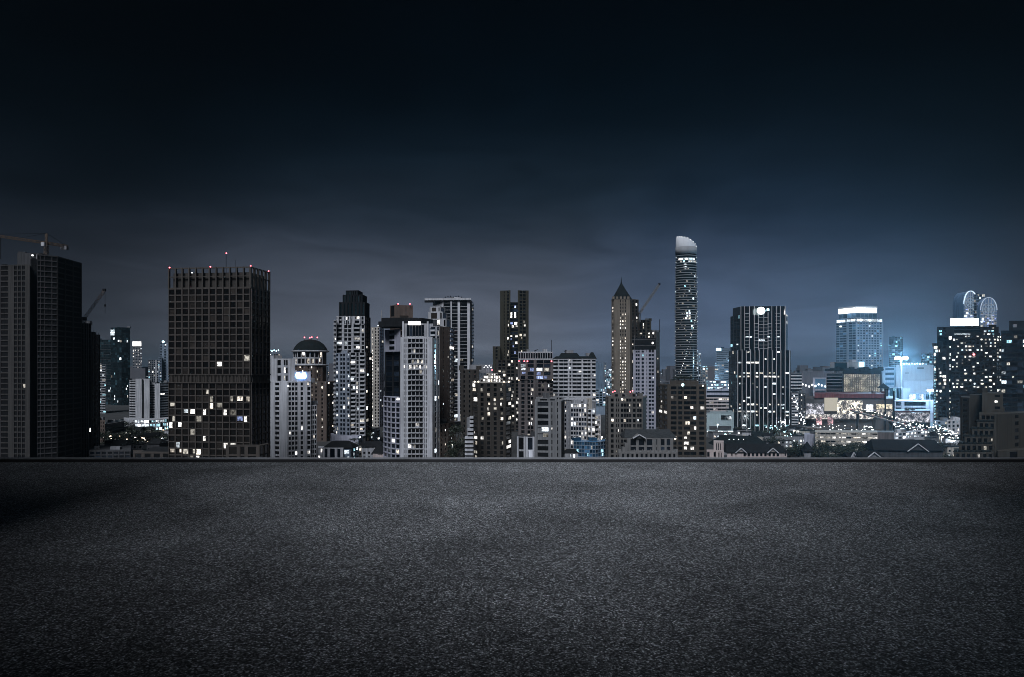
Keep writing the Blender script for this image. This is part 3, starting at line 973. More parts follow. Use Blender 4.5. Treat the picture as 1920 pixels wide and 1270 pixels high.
# --- dark-crowned stepped tower
b = Bld('stepped_crown_tower', 'balcony tower with a black stepped crown', [(627, 500), (695, 505)])
LB = wall('blue_lavender_panel', (0.17, 0.19, 0.23))
block(b, [(630, 498), (656, 492)], 662, [dict(cols='w1s.5w1w1s.5w1', fh=3.1, wm=LB, gm=G_BLU, lp=.10, bh=1.2, pd=.3, bd=.2, lm=MIX)], LB, deep=24, ybot=818)
block(b, [(627, 503), (631, 500)], 600, [dict(cols='w1', fh=3.1, wm=PALE, gm=G_BLK, lp=.1, bh=1.4, bd=.9, pd=.3)], PALE, deep=20, ybot=818, roofkit=0)
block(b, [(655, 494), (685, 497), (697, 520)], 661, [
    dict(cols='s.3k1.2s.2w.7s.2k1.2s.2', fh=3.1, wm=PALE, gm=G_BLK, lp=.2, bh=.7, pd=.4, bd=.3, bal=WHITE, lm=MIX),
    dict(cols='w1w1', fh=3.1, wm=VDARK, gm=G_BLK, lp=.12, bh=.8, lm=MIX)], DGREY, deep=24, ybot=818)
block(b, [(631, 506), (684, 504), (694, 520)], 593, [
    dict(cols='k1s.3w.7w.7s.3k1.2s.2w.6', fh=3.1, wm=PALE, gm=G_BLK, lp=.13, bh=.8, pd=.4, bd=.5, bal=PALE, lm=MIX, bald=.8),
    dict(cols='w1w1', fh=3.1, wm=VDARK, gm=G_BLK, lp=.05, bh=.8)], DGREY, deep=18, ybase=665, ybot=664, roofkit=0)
for x0, x1, y0, y1 in ((636, 693, 567, 594), (643, 688, 553, 568), (649, 680, 545, 554)):
    block(b, [(x0, 507), (x1 - 8, 505), (x1, 520)], y0, [dict(cols='n1' * 7, nf=1, wm=VDARK, gm=G_TEAL, lp=0, bh=.8, pd=.6), None], VDARK, deep=14, ybase=y1, ybot=y1, roofkit=0, cap=.5, capm=VDARK)
for px in (634, 648, 656, 664, 675, 683):
    q = P3(px, 600, 503)
    box(b.root, 'crown_column', WHITE, q, (.9, .9, PZ(593, 503) - PZ(607, 503)))
block(b, [(620, 488), (671, 486), (712, 540)], 818, [dict(cols='s', fh=3, wm=LAV, gm=G_BLK, bh=0), dict(cols='w1s.4w1s.4w1s.4w1', fh=3.2, wm=BLUEW, gm=G_TEAL, lp=.5, bh=1.4, lm=MIXC)], LAV, deep=20, roofkit=0, name='podium')
b = Bld('white_framed_house', 'low house with white window frames below the stepped-crown tower', [(606, 430), (645, 430)])
block(b, [(596, 432), (606, 430), (644, 428)], 841, [dict(cols='w1', nf=2, wm=PALE, gm=G_TEAL, lp=.9, bh=1, lm=MIXC), dict(cols='s1w3s1w5s1w3s2', nf=1, wm=WHITE, gm=G_BLU, lp=0, bh=.5, pd=.5)], WHITE, deep=10, roofkit=0)
block(b, [(644, 430), (656, 432), (672, 450)], 843, [dict(cols='w1', nf=2, wm=BLUEW, gm=G_TEAL, lp=.8, bh=1, lm=MIXC), dict(cols='w1w1w1', nf=3, wm=BLUEW, gm=G_TEAL, lp=.6, bh=1, lm=MIXC)], BLUEW, deep=10, roofkit=0)
gable(b.root, 'roof', P2(606, 432), P2(660, 432), 16, PZ(841, 430), 3.6, TILE, hip=4)
b = Bld('dark_gabled_house', 'small pink house with a dark gable beside the white balcony tower', [(699, 420), (724, 420)])
block(b, [(699, 420), (722, 418)], 852, [None], PINK, deep=10, roofkit=0)
gable(b.root, 'roof', P2(698, 421), P2(716, 419), 9, PZ(852, 420), 4.6, TILE, hip=1)

# --- warm-lit slim tower
b = Bld('warm_slim_tower', 'slim cream tower with a bright vertical line of stair lights', [(696, 690), (719, 700)])
block(b, [(696, 690), (711, 690), (719, 705)], 614, [
    dict(cols='s.4n1s.8w1s.5w1', fh=3.15, wm=CREAM, gm=G_BRN, lp=.06, bh=1.1, pd=.4, bd=.3, litset=None, rows=lambda r, c: 15 if c == 0 else .4, lm=MIXW),
    dict(cols='w1w1', fh=3.15, wm=LAV, gm=G_BLK, lp=.06, bh=1.1)], CREAM, ybot=820)
q = P3(715.5, 598, 695)
box(b.root, 'antenna_mast', METAL, (q.x, q.y, q.z), (1.0, 1.0, PZ(583, 695) - PZ(614, 695)))
beacon(b, 709, 611, 689, E_PIN, .5, 0)

# --- brown block with two red lamps
b = Bld('brown_roof_block', 'brown block with two red lamps behind the curved canopy', [(732, 560), (775, 560)])
block(b, [(732, 562), (741, 555), (774, 560)], 572, [dict(cols='w1', nf=3, wm=BRICK, gm=G_BRN, lp=0), dict(cols='s1w4s1', fh=4, wm=BRICK, gm=G_BRN, lp=0, top=8)], BRICK, ybot=640, roofkit=1)
beacon(b, 746.5, 570, 555, E_RED, .6, 1.2)
beacon(b, 768.5, 570, 557, E_RED, .6, 1.2)

# --- white balcony tower
b = Bld('white_balcony_tower', 'tall white tower with stacked dark balconies and a lit sign under a curved canopy', [(720, 412), (751, 400), (811, 400), (830, 425)])
row_lit = {(c, 5): L_WHITE for c in range(6)}
row_lit.update({(2, 4): L_DIM, (3, 4): L_DIM, (1, 4): L_DIM, (1, 2): L_DIM, (3, 16): L_WHITE, (1, 20): L_WHITE, (2, 20): L_DIM, (3, 3): L_DIM, (2, 6): L_DIM})
A_, zB, zT = block(b, [(751, 400), (811, 400)], 632, [None], WHITE, deep=22, roofkit=0)
facade(b, A_[0], A_[1], PZ(872, 400), PZ(634, 400), cols='s3n2n2s1w4w4w4w4s1n2n2s5', nf=24, wm=WHITE, gm=G_BLK, mg=.05, bh=.85, pd=.8, bd=.5, win=True,
       litset={**{(c, 5): L_WHITE for c in range(8)}, (3, 4): L_DIM, (4, 4): L_DIM, (5, 4): L_DIM, (3, 2): L_DIM, (4, 16): L_WHITE, (2, 20): L_WHITE, (3, 20): L_DIM, (5, 6): L_DIM}, bandm=WHITE)
for k in range(24):     # balcony rails
    z_ = PZ(872, 400) + (PZ(634, 400) - PZ(872, 400)) / 24 * k
    c_ = P2(780, 398.8)
    box(b.root, 'balcony', PALE, (c_.x, c_.y, z_ + .35), (8.3, .25, .55))
block(b, [(811, 401), (823, 408)], 634, [dict(cols='s1w2s1w1', fh=3.1, wm=PALE, gm=G_BLU, lp=.14, bh=.6, pd=.4, bd=.3, lm=MIXC)], PALE, deep=20, roofkit=0)
block(b, [(720, 416), (734, 406), (751, 402)], 745, [
    dict(cols='w1w1', fh=3.1, wm=LAV, gm=G_BLU, lp=.1, bh=.8, pd=.4, bd=.55, lm=MIXC),
    dict(cols='w1w1', fh=3.1, wm=LAV, gm=G_BLU, lp=.12, bh=.8, pd=.4, bd=.55, lm=MIX)], LAV, deep=18, roofkit=0)
block(b, [(722, 420), (751, 408)], 617, [dict(cols='s1g6s1g5s1', fh=3.1, wm=VDARK, gm=G_BLU, lp=.10, bh=.4, pd=.3, bd=.2, lm=MIXC)], G_BLU, deep=16, ybot=746, roofkit=0)
block(b, [(722, 416), (751, 405)], 617, [dict(cols='s3w6s4', fh=3.1, wm=LAV, gm=G_BLK, lp=0, bh=1.2, pd=.3, bd=.25)], LAV, deep=14, ybase=658, ybot=658, roofkit=0)
# glazed crown, sign and curved canopy
block(b, [(757, 402), (801, 402)], 607, [dict(cols='s2g2g2g2g2g2g2s2', nf=1, wm=PALE, gm=G_BLU, lp=0, bh=1.2)], PALE, ybase=633, ybot=633, deep=14, roofkit=0)
for px in (756, 802):
    q = P3(px, 618, 401)
    box(b.root, 'crown_column', WHITE, q, (1.0, 1.0, PZ(603, 401) - PZ(633, 401)))
sign(b, 766, 788, 603, 609.5, 400.5, E_WHITE, 'sign', .8)
cv = []
for k in range(13):
    a = math.pi * (1.0 - k / 12)
    cv.append(Vector((PX(752, 408) + 13.2 * math.cos(a), 406 - 3.5 * math.sin(a))))
prism(b.root, 'canopy', cv + [Vector((PX(800, 420), 420)), Vector((PX(720, 424), 424))], PZ(613, 405), PZ(603, 405), VDARK)
prism(b.root, 'canopy_roof', [p + Vector((0, 2)) for p in cv[2:]] + [Vector((PX(812, 420), 420)), Vector((PX(745, 424), 424))], PZ(604, 405), PZ(596, 405), VDARK)

# --- stepped balcony tower behind it
b = Bld('terraced_brown_tower', 'stepped tower with pale balcony bays right of the white balcony tower', [(800, 455), (850, 470)])
for x0, x1, y0, y1, d in ((806, 834, 575, 586, 470), (803, 838, 585, 600, 466), (806, 845, 598, 614, 462)):
    block(b, [(x0, d), (x1 - 9, d - 3), (x1, d + 8)], y0, [dict(cols='s1w4s1w1', nf=1, wm=PALE, gm=G_BRN, lp=.1, bh=1.2), dict(cols='w1', nf=1, wm=PALE, gm=G_BLK, lp=0, bh=1.2)], DGREY, ybase=y1, ybot=y1, deep=14, roofkit=0, cap=.4, capm=PALE)
block(b, [(808, 455), (824, 452), (842, 462), (851, 480)], 612, [
    dict(cols='k2s.5w1', fh=3.1, wm=PALE, gm=G_BLU, lp=.25, bh=.7, bal=WHITE, lm=MIXC, bald=.8),
    dict(cols='s1n1s1n1', fh=3.1, wm=BRICK, gm=G_BRN, lp=.12, bh=1.2, lm=MIX),
    dict(cols='k1', fh=3.1, wm=BRICK, gm=G_BRN, lp=.15, bh=1, bal=PALE, bald=.9)], BRICK, deep=18, ybot=800, roofkit=0)
block(b, [(812, 440), (822, 436), (840, 440), (852, 452)], 795, [
    dict(cols='k1', fh=3.1, wm=PALE, gm=G_BLU, lp=.3, bh=.8, bal=WHITE, lm=MIXC), dict(cols='s1n1s1n1s1', fh=3.1, wm=BRICK, gm=G_BRN, lp=.12, bh=1.2), dict(cols='s1n1s1', fh=3.1, wm=BRICK, gm=G_BRN, lp=.12, bh=1.2)], BRICK, deep=14, name='lower_wing')

# --- tall slab with white fins
b = Bld('white_fin_slab', 'tall slab with broad white fins and dark glass strips under a flat roof', [(830, 700), (883, 715)])
block(b, [(830, 702), (845, 700), (881, 700), (887, 730)], 562, [
    dict(cols='s1g8', fh=3.6, wm=WHITE, gm=G_BLK, lp=.02, bh=.3, pd=.8, bd=.2),
    dict(cols='s.7g3.7s1.3g4.6s1.5', fh=3.6, wm=WHITE, gm=G_BLK, lp=.30, bh=.35, pd=.9, bd=.2, lm=MIX, rows=lambda r, c: 1 if r > 15 else .08),
    dict(cols='s1k1', fh=3.6, wm=PALE, gm=G_BLK, lp=.1, bh=.5, bal=PALE, bald=.8)], G_BLK, ybot=790, roofkit=0)
block(b, [(796, 700), (883, 696)], 559, [None], WHITE, ybase=562.5, deep=26, roofkit=3, name='roof_slab')
block(b, [(812, 706), (830, 702)], 563, [dict(cols='s1g3s1', fh=5, wm=WHITE, gm=G_BLK, lp=0, bh=1.2)], WHITE, ybase=620, ybot=620, roofkit=0)
for k in range(7):
    beacon(b, 835 + k * 5, 557.5 - (k % 3) * .8, 702, VDARK, .7, 0)

# --- dark brown block
b = Bld('dark_brown_block', 'dark brown block with a pale flat roof hut left of the lit-roof hotel', [(864, 430), (896, 430)])
block(b, [(864, 430), (898, 426)], 693, [dict(cols='s1n2s1n2s1n2s1', fh=3.1, wm=DBROWN, gm=G_BLK, lp=.05, bh=1.3, lm=MIXW)], DBROWN, deep=20)
block(b, [(880, 440), (922, 440)], 684, [None], GREY, ybase=700, deep=10, roofkit=0)
for k in range(5):
    beacon(b, 908 + k * 3.2, 689 - (k % 2) * 3, 436, E_PIN, .35, 1.5)
beacon(b, 922.5, 694, 425, E_RED, .45, 1)

# --- hotel with lit roof
b = Bld('lit_roof_hotel', 'dark hotel with glowing white stepped roof crown and lit windows', [(888, 380), (957, 380)])
hw = lambda r, c: 1.6 if r < 8 else .7
block(b, [(886, 385), (896, 380), (948, 380), (958, 390)], 718, [
    dict(cols='k1', fh=2.75, wm=DBROWN, gm=G_BRN, lp=.45, bh=.7, lm=MIXW),
    dict(cols='s.6w1s.7w1s.7w1s.7w1s.5', fh=2.75, wm=DBROWN, gm=G_BLK, lp=.26, bh=.9, pd=.5, bd=.3, win=True, lm=MIXW, rows=hw),
    dict(cols='k1', fh=2.75, wm=DBROWN, gm=G_BLK, lp=.35, bh=.8, lm=MIXW)], DBROWN, deep=20, roofkit=0, cap=.5, capm=CREAM)
for x0, x1, y0, y1, n_ in ((901, 943, 711, 717, 9), (907, 938, 705, 711, 7), (912, 933, 700.5, 705, 5)):
    block(b, [(x0, 384), (x1, 384)], y0, [dict(cols='w1' * n_, nf=1, wm=CREAM, gm=G_BRN, lp=.85, bh=.5, lm=[E_WHITE, L_WHITE, E_PINW], pd=.5)], CREAM, ybase=y1, ybot=y1, deep=10, roofkit=0, cap=.3, capm=CREAM)
for px in (890, 897, 945, 954):
    beacon(b, px, 716, 382, E_PINW, .5, 1)
# stepped white stack of balconies on the left flank
b = Bld('white_balcony_stack', 'narrow stack of white balconies stepping up left of the lit-roof hotel', [(871, 360), (888, 360)])
for k in range(12):
    y = 780 + k * 7.6
    x0 = 881 if k < 3 else (877 if k < 5 else 872)
    x1 = 888
    a, c = P3(x0, y, 362), P3(x1, y, 362)
    box(b.root, 'balcony', WHITE, ((a.x + c.x) / 2, 361.5, a.z - .7), (c.x - a.x, 3, 1.2))
    box(b.root, 'recess', G_BLK, ((a.x + c.x) / 2 + .1, 363.2, a.z - 1.8), (c.x - a.x - .2, 3, 1.2))
q = P2(882, 368)
box(b.root, 'wall', GREY, (q.x, 368, PZ(783, 368) / 2), (3.6, 6, PZ(783, 368)))

# --- twin-pronged tower
b = Bld('twin_prong_tower', 'dark olive tower splitting into two prongs with blue-lit middle floors', [(938, 700), (992, 700)])
block(b, [(938, 702), (957, 698)], 545, [dict(cols='s2n1s1w1.4s.6', fh=3.4, wm=OLIVE, gm=G_BLK, lp=.25, bh=1.0, pd=.5, lm=MIXW, rows=lambda r, c: 0 if r < 9 else c * 1.0)], OLIVE, ybot=700, roofkit=0, cap=.5, capm=OLIVE)
block(b, [(971, 698), (991, 700)], 545, [dict(cols='s.6w1.6w1.6s1.2', fh=3.4, wm=OLIVE, gm=G_BLK, lp=.32, bh=1.0, pd=.5, lm=MIXW, rows=lambda r, c: 0 if r < 8 else 1.0)], OLIVE, ybot=700, roofkit=0, cap=.5, capm=OLIVE)
block(b, [(957, 704), (971, 704)], 567, [dict(cols='g1g1', fh=3.4, wm=OLIVE, gm=G_BLU, lp=.6, bh=.7, lm=[L_BLUE, L_COOL, L_WHITE], rows=lambda r, c: 1.2 if r < 8 else .5)], G_BLK, ybot=720, roofkit=0)
block(b, [(924, 690), (938, 690)], 650, [dict(cols='s1w1s1', fh=3.4, wm=OLIVE, gm=G_BLK, lp=.1, bh=1.2)], OLIVE, ybot=720, roofkit=0, cap=.5, capm=OLIVE)
block(b, [(930, 640), (974, 640)], 675, [dict(cols='s1w2w2s.5w2w2s.5w2', fh=3.2, wm=DBROWN, gm=G_BLK, lp=.36, bh=1.1, lm=MIXW)], DBROWN, ybot=835, roofkit=0, name='lower_block')

# --- red-lamp block with blue windows
b = Bld('red_lamp_block', 'block with a row of red lamps and violet-blue lit upper floors', [(972, 520), (1036, 520)])
MAUV = wall('mauve_brown_render', (0.0829, 0.0714, 0.0714))
block(b, [(972, 522), (1036, 520)], 660, [dict(cols='w1' * 14, nf=1, wm=PALE, gm=G_BLK, lp=0, bh=1.6, pd=.4)], PALE, ybase=675, ybot=675, deep=16, cap=.5, capm=PALE)
block(b, [(971, 520), (1037, 518)], 675, [dict(cols='s.5w1s.3w1.3s.4w1.4w1.4s.4', nf=5, wm=MAUV, gm=G_BLU, lp=.75, bh=.5, pd=.5, lm=[L_BLUE, L_BLUE, L_DIM, L_COOL], rows=lambda r, c: 1 if c > 1 else .4, mg=.06)], MAUV, ybase=712, ybot=712, deep=20, roofkit=0)
block(b, [(972, 521), (1005, 519), (1037, 521)], 712, [
    dict(cols='s.6w1s.5w.8w.8s.5', fh=3.1, wm=MAUV, gm=G_BLK, lp=.12, bh=1, rows=lambda r, c: 0.3 if c == 0 else 1.6),
    dict(cols='s.5w1w1s.5w1w1', fh=3.1, wm=MAUV, gm=G_BLK, lp=.2, bh=1)], MAUV, deep=20, ybot=842, roofkit=0)
for px in (973, 983, 989, 1034):
    beacon(b, px, 677.5, 516, E_RED, .55, 0)
for px in (973, 1036):
    beacon(b, px, 713, 516, E_PINW, .4, 0)
q = P3(1034, 650, 520)
box(b.root, 'antenna_mast', VDARK, q, (.35, .35, 10))
bars(b.root, 'roof_davit', VDARK, [(P3(1002, 659, 518), P3(1006, 658, 518)), (P3(1002, 658, 518), P3(1009, 655.5, 517))], .4)

# --- white slab block under dark hip roofs
b = Bld('hip_roof_apartments', 'wide white balcony apartment block under dark hipped roofs', [(1036, 560), (1117, 560)])
block(b, [(1037, 562), (1117, 558)], 673, [dict(cols='w1.2s.25w1w1.1s.35w.5s.2w1.1w1.1s.35w1w.8s.3w.9', fh=3.1, wm=WHITE, gm=G_BLK, lp=.09, bh=1.3, pd=.35, bd=.55, lm=MIX, mg=.03, half=.6)], GREY, ybot=752, deep=18, roofkit=0)
gable(b.root, 'roof', P2(1037, 563), P2(1117, 560), 14, PZ(673, 561), 2.2, TEALR, hip=3)
gable(b.root, 'roof', P2(1047, 562), P2(1088, 561), 12, PZ(671, 561), 4.0, TEALR, hip=3)
gable(b.root, 'roof', P2(1103, 561), P2(1116, 560), 9, PZ(672, 561), 5.0, TEALR, hip=2.4)
box(b.root, 'rooftop_unit', GREY, P3(1067, 660, 568), (7, 4, 2.4))
box(b.root, 'rooftop_unit', GREY, P3(1104, 665, 568), (5, 4, 2.4))
bars(b.root, 'roof_dish', VDARK, [(P3(1061, 662, 566), P3(1061, 658, 566)), (P3(1058, 659, 566), P3(1062, 656.5, 566))], .6)
# --- blue glass block behind
b = Bld('pale_blue_block', 'pale blue-grey glass block with a lit stair line left of the spire tower', [(1117, 900), (1142, 900)])
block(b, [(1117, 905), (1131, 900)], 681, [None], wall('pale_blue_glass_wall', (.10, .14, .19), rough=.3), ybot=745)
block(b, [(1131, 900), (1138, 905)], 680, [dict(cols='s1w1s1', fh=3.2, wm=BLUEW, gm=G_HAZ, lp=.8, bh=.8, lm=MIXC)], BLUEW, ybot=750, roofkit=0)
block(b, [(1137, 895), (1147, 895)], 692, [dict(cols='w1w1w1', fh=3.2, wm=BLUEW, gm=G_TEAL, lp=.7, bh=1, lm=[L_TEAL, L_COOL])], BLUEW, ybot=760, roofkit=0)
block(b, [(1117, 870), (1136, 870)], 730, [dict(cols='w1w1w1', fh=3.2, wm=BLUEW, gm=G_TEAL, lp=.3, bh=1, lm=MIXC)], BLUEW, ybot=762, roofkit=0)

# --- grey block with recessed loggias
b = Bld('grey_loggia_block', 'plain grey block with dark recessed loggias near the roof edge', [(1003, 335), (1055, 330)])
LG = wall('mid_grey_render', (0.135, 0.135, 0.142), streak=.4)
gl = {(c, 5): L_COOL for c in range(3)}
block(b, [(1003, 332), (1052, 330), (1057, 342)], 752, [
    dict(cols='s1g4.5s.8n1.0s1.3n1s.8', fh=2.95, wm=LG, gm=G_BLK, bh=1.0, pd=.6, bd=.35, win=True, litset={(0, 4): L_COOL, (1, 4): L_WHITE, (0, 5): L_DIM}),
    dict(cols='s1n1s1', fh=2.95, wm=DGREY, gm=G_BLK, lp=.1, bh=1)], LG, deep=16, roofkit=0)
block(b, [(1005, 334), (1044, 333)], 747, [dict(cols='s1w3s.4w2s.4', nf=1, wm=LG, gm=G_BLK, lp=0, bh=.8)], LG, ybase=757, ybot=757, deep=12, roofkit=1)
b = Bld('framed_pavilion', 'small two-bay block with pale square frames left of the grey loggia block', [(970, 345), (1002, 345)])
block(b, [(970, 348), (986, 346), (1002, 346)], 819, [dict(cols='s1w6s1', nf=2, wm=PALE, gm=G_BLK, lp=0, bh=.9, pd=.5), dict(cols='s1w6s1', nf=2, wm=WHITE, gm=G_BLU, lp=0, bh=.9, pd=.5)], DGREY, deep=8, roofkit=1)
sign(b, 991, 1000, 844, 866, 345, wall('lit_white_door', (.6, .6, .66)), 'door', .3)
# --- block with lit pale gable wing
b = Bld('pale_lit_block', 'pale block with lit grid windows and a bright stepped wing', [(1058, 450), (1126, 455)])
block(b, [(1055, 462), (1072, 458)], 752, [dict(cols='s1w1s1n.6s1', fh=3, wm=GREY, gm=G_BLK, lp=.3, bh=1.2, lm=MIXW)], GREY, deep=14)
block(b, [(1070, 452), (1100, 450)], 757, [dict(cols='w1' * 6, fh=3, wm=PALE, gm=G_BLU, lp=.28, bh=1, pd=.35, rows=lambda r, c: 3 if r == 0 else 1, lm=MIX)], PALE, deep=16)
block(b, [(1099, 456), (1110, 452)], 748, [dict(cols='s1n1s1', fh=3, wm=CREAM, gm=G_BRN, lp=.2, bh=1)], CREAM, deep=14, roofkit=0)
block(b, [(1103, 450), (1116, 448)], 768, [dict(cols='k1s.4k1', fh=3, wm=WHITE, gm=G_BLK, lp=.3, bh=.8, bal=WHITE, lm=MIX)], WHITE, deep=12, roofkit=0)
block(b, [(1115, 450), (1126, 452)], 780, [dict(cols='k1s.3n.6', fh=3, wm=WHITE, gm=G_BLK, lp=.3, bh=.8, bal=WHITE, lm=MIX)], WHITE, deep=12, roofkit=0)
gable(b.root, 'roof', P2(1056, 462), P2(1108, 458), 14, PZ(750, 455), 1.2, PALE)
# --- low blue glass block
b = Bld('low_blue_block', 'low blue glass block with pale floor lines beside the grey loggia block', [(1075, 400), (1136, 400)])
BG = glass('azure_glass', (0.016, 0.042, 0.075))
block(b, [(1076, 402), (1116, 398), (1136, 404)], 829, [
    dict(cols='w1' * 8, fh=2.4, wm=BLUEW, gm=BG, lp=.10, bh=.4, pd=.25, bd=.3, win=True, lm=[L_TEAL, L_DIM], mg=.05), dict(cols='w1' * 4, fh=2.4, wm=BLUEW, gm=BG, lp=.10, bh=.4, pd=.25, bd=.3, lm=[L_TEAL], mg=.05)], BG, deep=10)
b = Bld('small_lit_hut', 'small low house with two lit windows at the roof edge', [(1060, 380), (1084, 380)])
block(b, [(1059, 380), (1084, 380)], 851, [dict(cols='s2w1s.4w1s1', nf=1, wm=PALE, gm=G_BLU, lp=1, bh=.7, lm=[L_COOL, E_PIN], half=0)], PALE, deep=8, roofkit=0)
gable(b.root, 'roof', P2(1059, 381), P2(1084, 381), 7, PZ(851, 380), 2.2, TILE, hip=2)

# --- spire tower
b = Bld('spire_tower', 'tan tower with a pyramid roof and spire', [(1147, 650), (1197, 660)])
block(b, [(1147, 654), (1152, 650), (1181, 650), (1186, 658)], 562, [
    dict(cols='n1', fh=3.2, wm=TAN, gm=G_BRN, lp=.55, bh=1.1, lm=MIXW),
    dict(cols='s2n1n1n1s1.4', fh=3.2, wm=TAN, gm=G_BRN, lp=.85, bh=1.2, pd=.5, lm=MIXW, rows=lambda r, c: 0 if r < 4 or r in (9, 10) else 1, half=.1), None], TAN, ybot=745, roofkit=0, cap=.6, capm=TAN)
block(b, [(1180, 655), (1197, 662)], 561, [dict(cols='s1w1s.6w1s.4', fh=3.2, wm=DBROWN, gm=G_BRN, lp=.42, bh=1.2, lm=MIXW)], DBROWN, ybot=745, roofkit=0, cap=.4, capm=TAN)
cx, cyy, zz = PX(1165.5, 658), 660, PZ(562, 658)
w_ = 34 / F * 658 / 2
mesh(b.root, 'pyramid_roof', [(cx - w_, cyy - 9, zz), (cx + w_, cyy - 9, zz), (cx + w_, cyy + 9, zz), (cx - w_, cyy + 9, zz),
     (cx - w_ * .45, cyy - 4, zz + 9), (cx + w_ * .45, cyy - 4, zz + 9), (cx + w_ * .45, cyy + 4, zz + 9), (cx - w_ * .45, cyy + 4, zz + 9),
     (cx, cyy, zz + 17)], [(0, 1, 5, 4), (1, 2, 6, 5), (2, 3, 7, 6), (3, 0, 4, 7), (4, 5, 8), (5, 6, 8), (6, 7, 8), (7, 4, 8), (3, 2, 1, 0)], TEALR)
lathe(b.root, 'spire', [(1.0, 0), (.5, 3), (.16, 7), (.01, 8)], (cx, cyy, zz + 14.5), TEALR, 8)
for px in (1150, 1157, 1164, 1171, 1178):
    q = P3(px, 565, 650)
    box(b.root, 'dormer', TAN, (q.x, q.y - .2, zz + .8), (2.0, 1.2, 2.6))
# --- cluster behind: crane, unfinished grey tower, brown flank
ck = thing('rooftop_crane', 'thin luffing crane reaching up right of the spire tower', 'crane', P3(1197, 600, 690))
lattice(ck, 'boom', METAL, P3(1199, 588, 690), P3(1236, 534, 690), 2.0, 14, .36)
lattice(ck, 'mast', METAL, P3(1199, 604, 692), P3(1199, 588, 692), 1.8, 5, .28)
box(ck, 'boom_head', VDARK, P3(1236, 533, 690), (2.2, 1.4, 1.6))
bars(ck, 'back_stay', METAL, [(P3(1199, 588, 690), P3(1219, 555, 690)), (P3(1217, 554, 690), P3(1222, 556, 690))], .3)
b = Bld('brown_flank_tower', 'brown tower block with lit windows behind the unfinished grey tower', [(1197, 700), (1237, 700)])
block(b, [(1196, 702), (1221, 700)], 600, [dict(cols='s.5w1w1s.4w1s.4', fh=3.3, wm=OLIVE, gm=G_BLK, lp=.25, bh=1, lm=MIXW)], OLIVE, ybot=700, cap=.4, capm=OLIVE)
block(b, [(1220, 690), (1230, 690), (1236.5, 700)], 622, [dict(cols='s1w1s1', fh=3.3, wm=DBROWN, gm=G_BLK, lp=.12, bh=1, lm=MIXW), dict(cols='s1w1s1', fh=3.3, wm=BROWN, gm=G_BLK, lp=.15, bh=1, lm=MIXW)], DBROWN, ybot=725)
q = P3(1237, 611, 700)
box(b.root, 'antenna_mast', VDARK, q, (.6, .6, 13))
b = Bld('unfinished_grey_tower', 'slim grey lavender tower with a black netted top beside the spire tower', [(1186, 560), (1231, 560)])
block(b, [(1188, 562), (1230, 558)], 634, [dict(cols='s1', fh=4, bh=0, wm=VDARK)], VDARK, ybase=660, ybot=660, roofkit=0, deep=16)
block(b, [(1187, 562), (1230, 558)], 656, [dict(cols='s.8w.7w.7s.5w.9s.6n.5s.3w.9w.9s.6', fh=3.15, wm=LAV, gm=G_BLU, lp=.05, bh=1.3, pd=.4, bd=.3, lm=MIXC, mg=.1)], LAV, ybot=830, roofkit=0, deep=18)
for px in (1190, 1200, 1210, 1221, 1228):
    q = P3(px, 643, 561)
    box(b.root, 'net_post', METAL, q, (.25, .25, PZ(630, 561) - PZ(658, 561)))
for y in (637, 648):
    q = P3(1208, y, 556.5)
    box(b.root, 'net_rail', METAL, q, (18, .2, .2))
beacon(b, 1224, 643.5, 556, E_WHITE, .9, 0)
# --- grey-brown apartments
b = Bld('grey_brown_apartments', 'grey-brown apartment block with red roof lamps in front of the spire tower', [(1138, 365), (1211, 372)])
GB = wall('grey_brown_render', (0.0861, 0.0797, 0.0752), streak=.4)
block(b, [(1136, 378), (1142, 368), (1205, 366), (1212, 378)], 746, [
    dict(cols='n1', fh=2.85, wm=GB, gm=G_BLK, lp=.02, bh=1.3),
    dict(cols='s.5w1.1s.5n.7n.7s.4w.9w.9w.9w.9s.4w1s.4w.7w.9s.3', fh=2.85, wm=GB, gm=G_BLK, lp=.13, bh=1.0, pd=.5, bd=.3, win=True, mg=.08, lm=MIX),
    None], GB, deep=18, cap=.5, capm=GB)
block(b, [(1146, 375), (1192, 374)], 738, [dict(cols='s1w1s1w1s2w1', nf=1, wm=GB, gm=G_BLK, lp=.3, bh=.8)], GB, ybase=748, ybot=748, deep=12, roofkit=2)
for px, py in ((1149, 735), (1153, 734), (1182, 735), (1186, 733)):
    beacon(b, px, py, 372, E_RED, .36, .8)
# --- ornate low building
b = Bld('ornate_low_building', 'low grey classical building with a pediment and long dark roof', [(1163, 345), (1268, 345)])
OG = wall('warm_grey_stone', (0.1200, 0.1160, 0.1160), streak=.35)
block(b, [(1160, 338), (1270, 338)], 849, [dict(cols='s1' + 'w1s.6' * 12, nf=2, wm=OG, gm=G_BLK, lp=.02, bh=1, pd=.5)], OG, deep=14, roofkit=0, cap=.4, capm=OG)
block(b, [(1176, 346), (1262, 346)], 822, [dict(cols='s1w3s.4w3s.4w3s1n1s1w2s.4w2s1', nf=2, wm=OG, gm=G_BLU, lp=.03, bh=.8, pd=.5)], OG, deep=14, ybase=852, ybot=852, roofkit=0)
gable(b.root, 'roof', P2(1172, 347), P2(1266, 347), 14, PZ(821, 346), 3.6, wall('slate_roof', (0.0300, 0.0330, 0.0360), rough=.6), hip=2)
u_, n_ = outward(P2(1176, 346), P2(1262, 346))
front_gable(b.root, 'pediment', 6.0, PZ(822, 345), 5.6, 1.6, P2(1176, 344.6), n_, u_, 5, OG, OG)
for k in range(14):
    q = P3(1166 + k * 7.7, 846, 339)
    box(b.root, 'balustrade_post', OG, q, (.35, .35, 1.6))
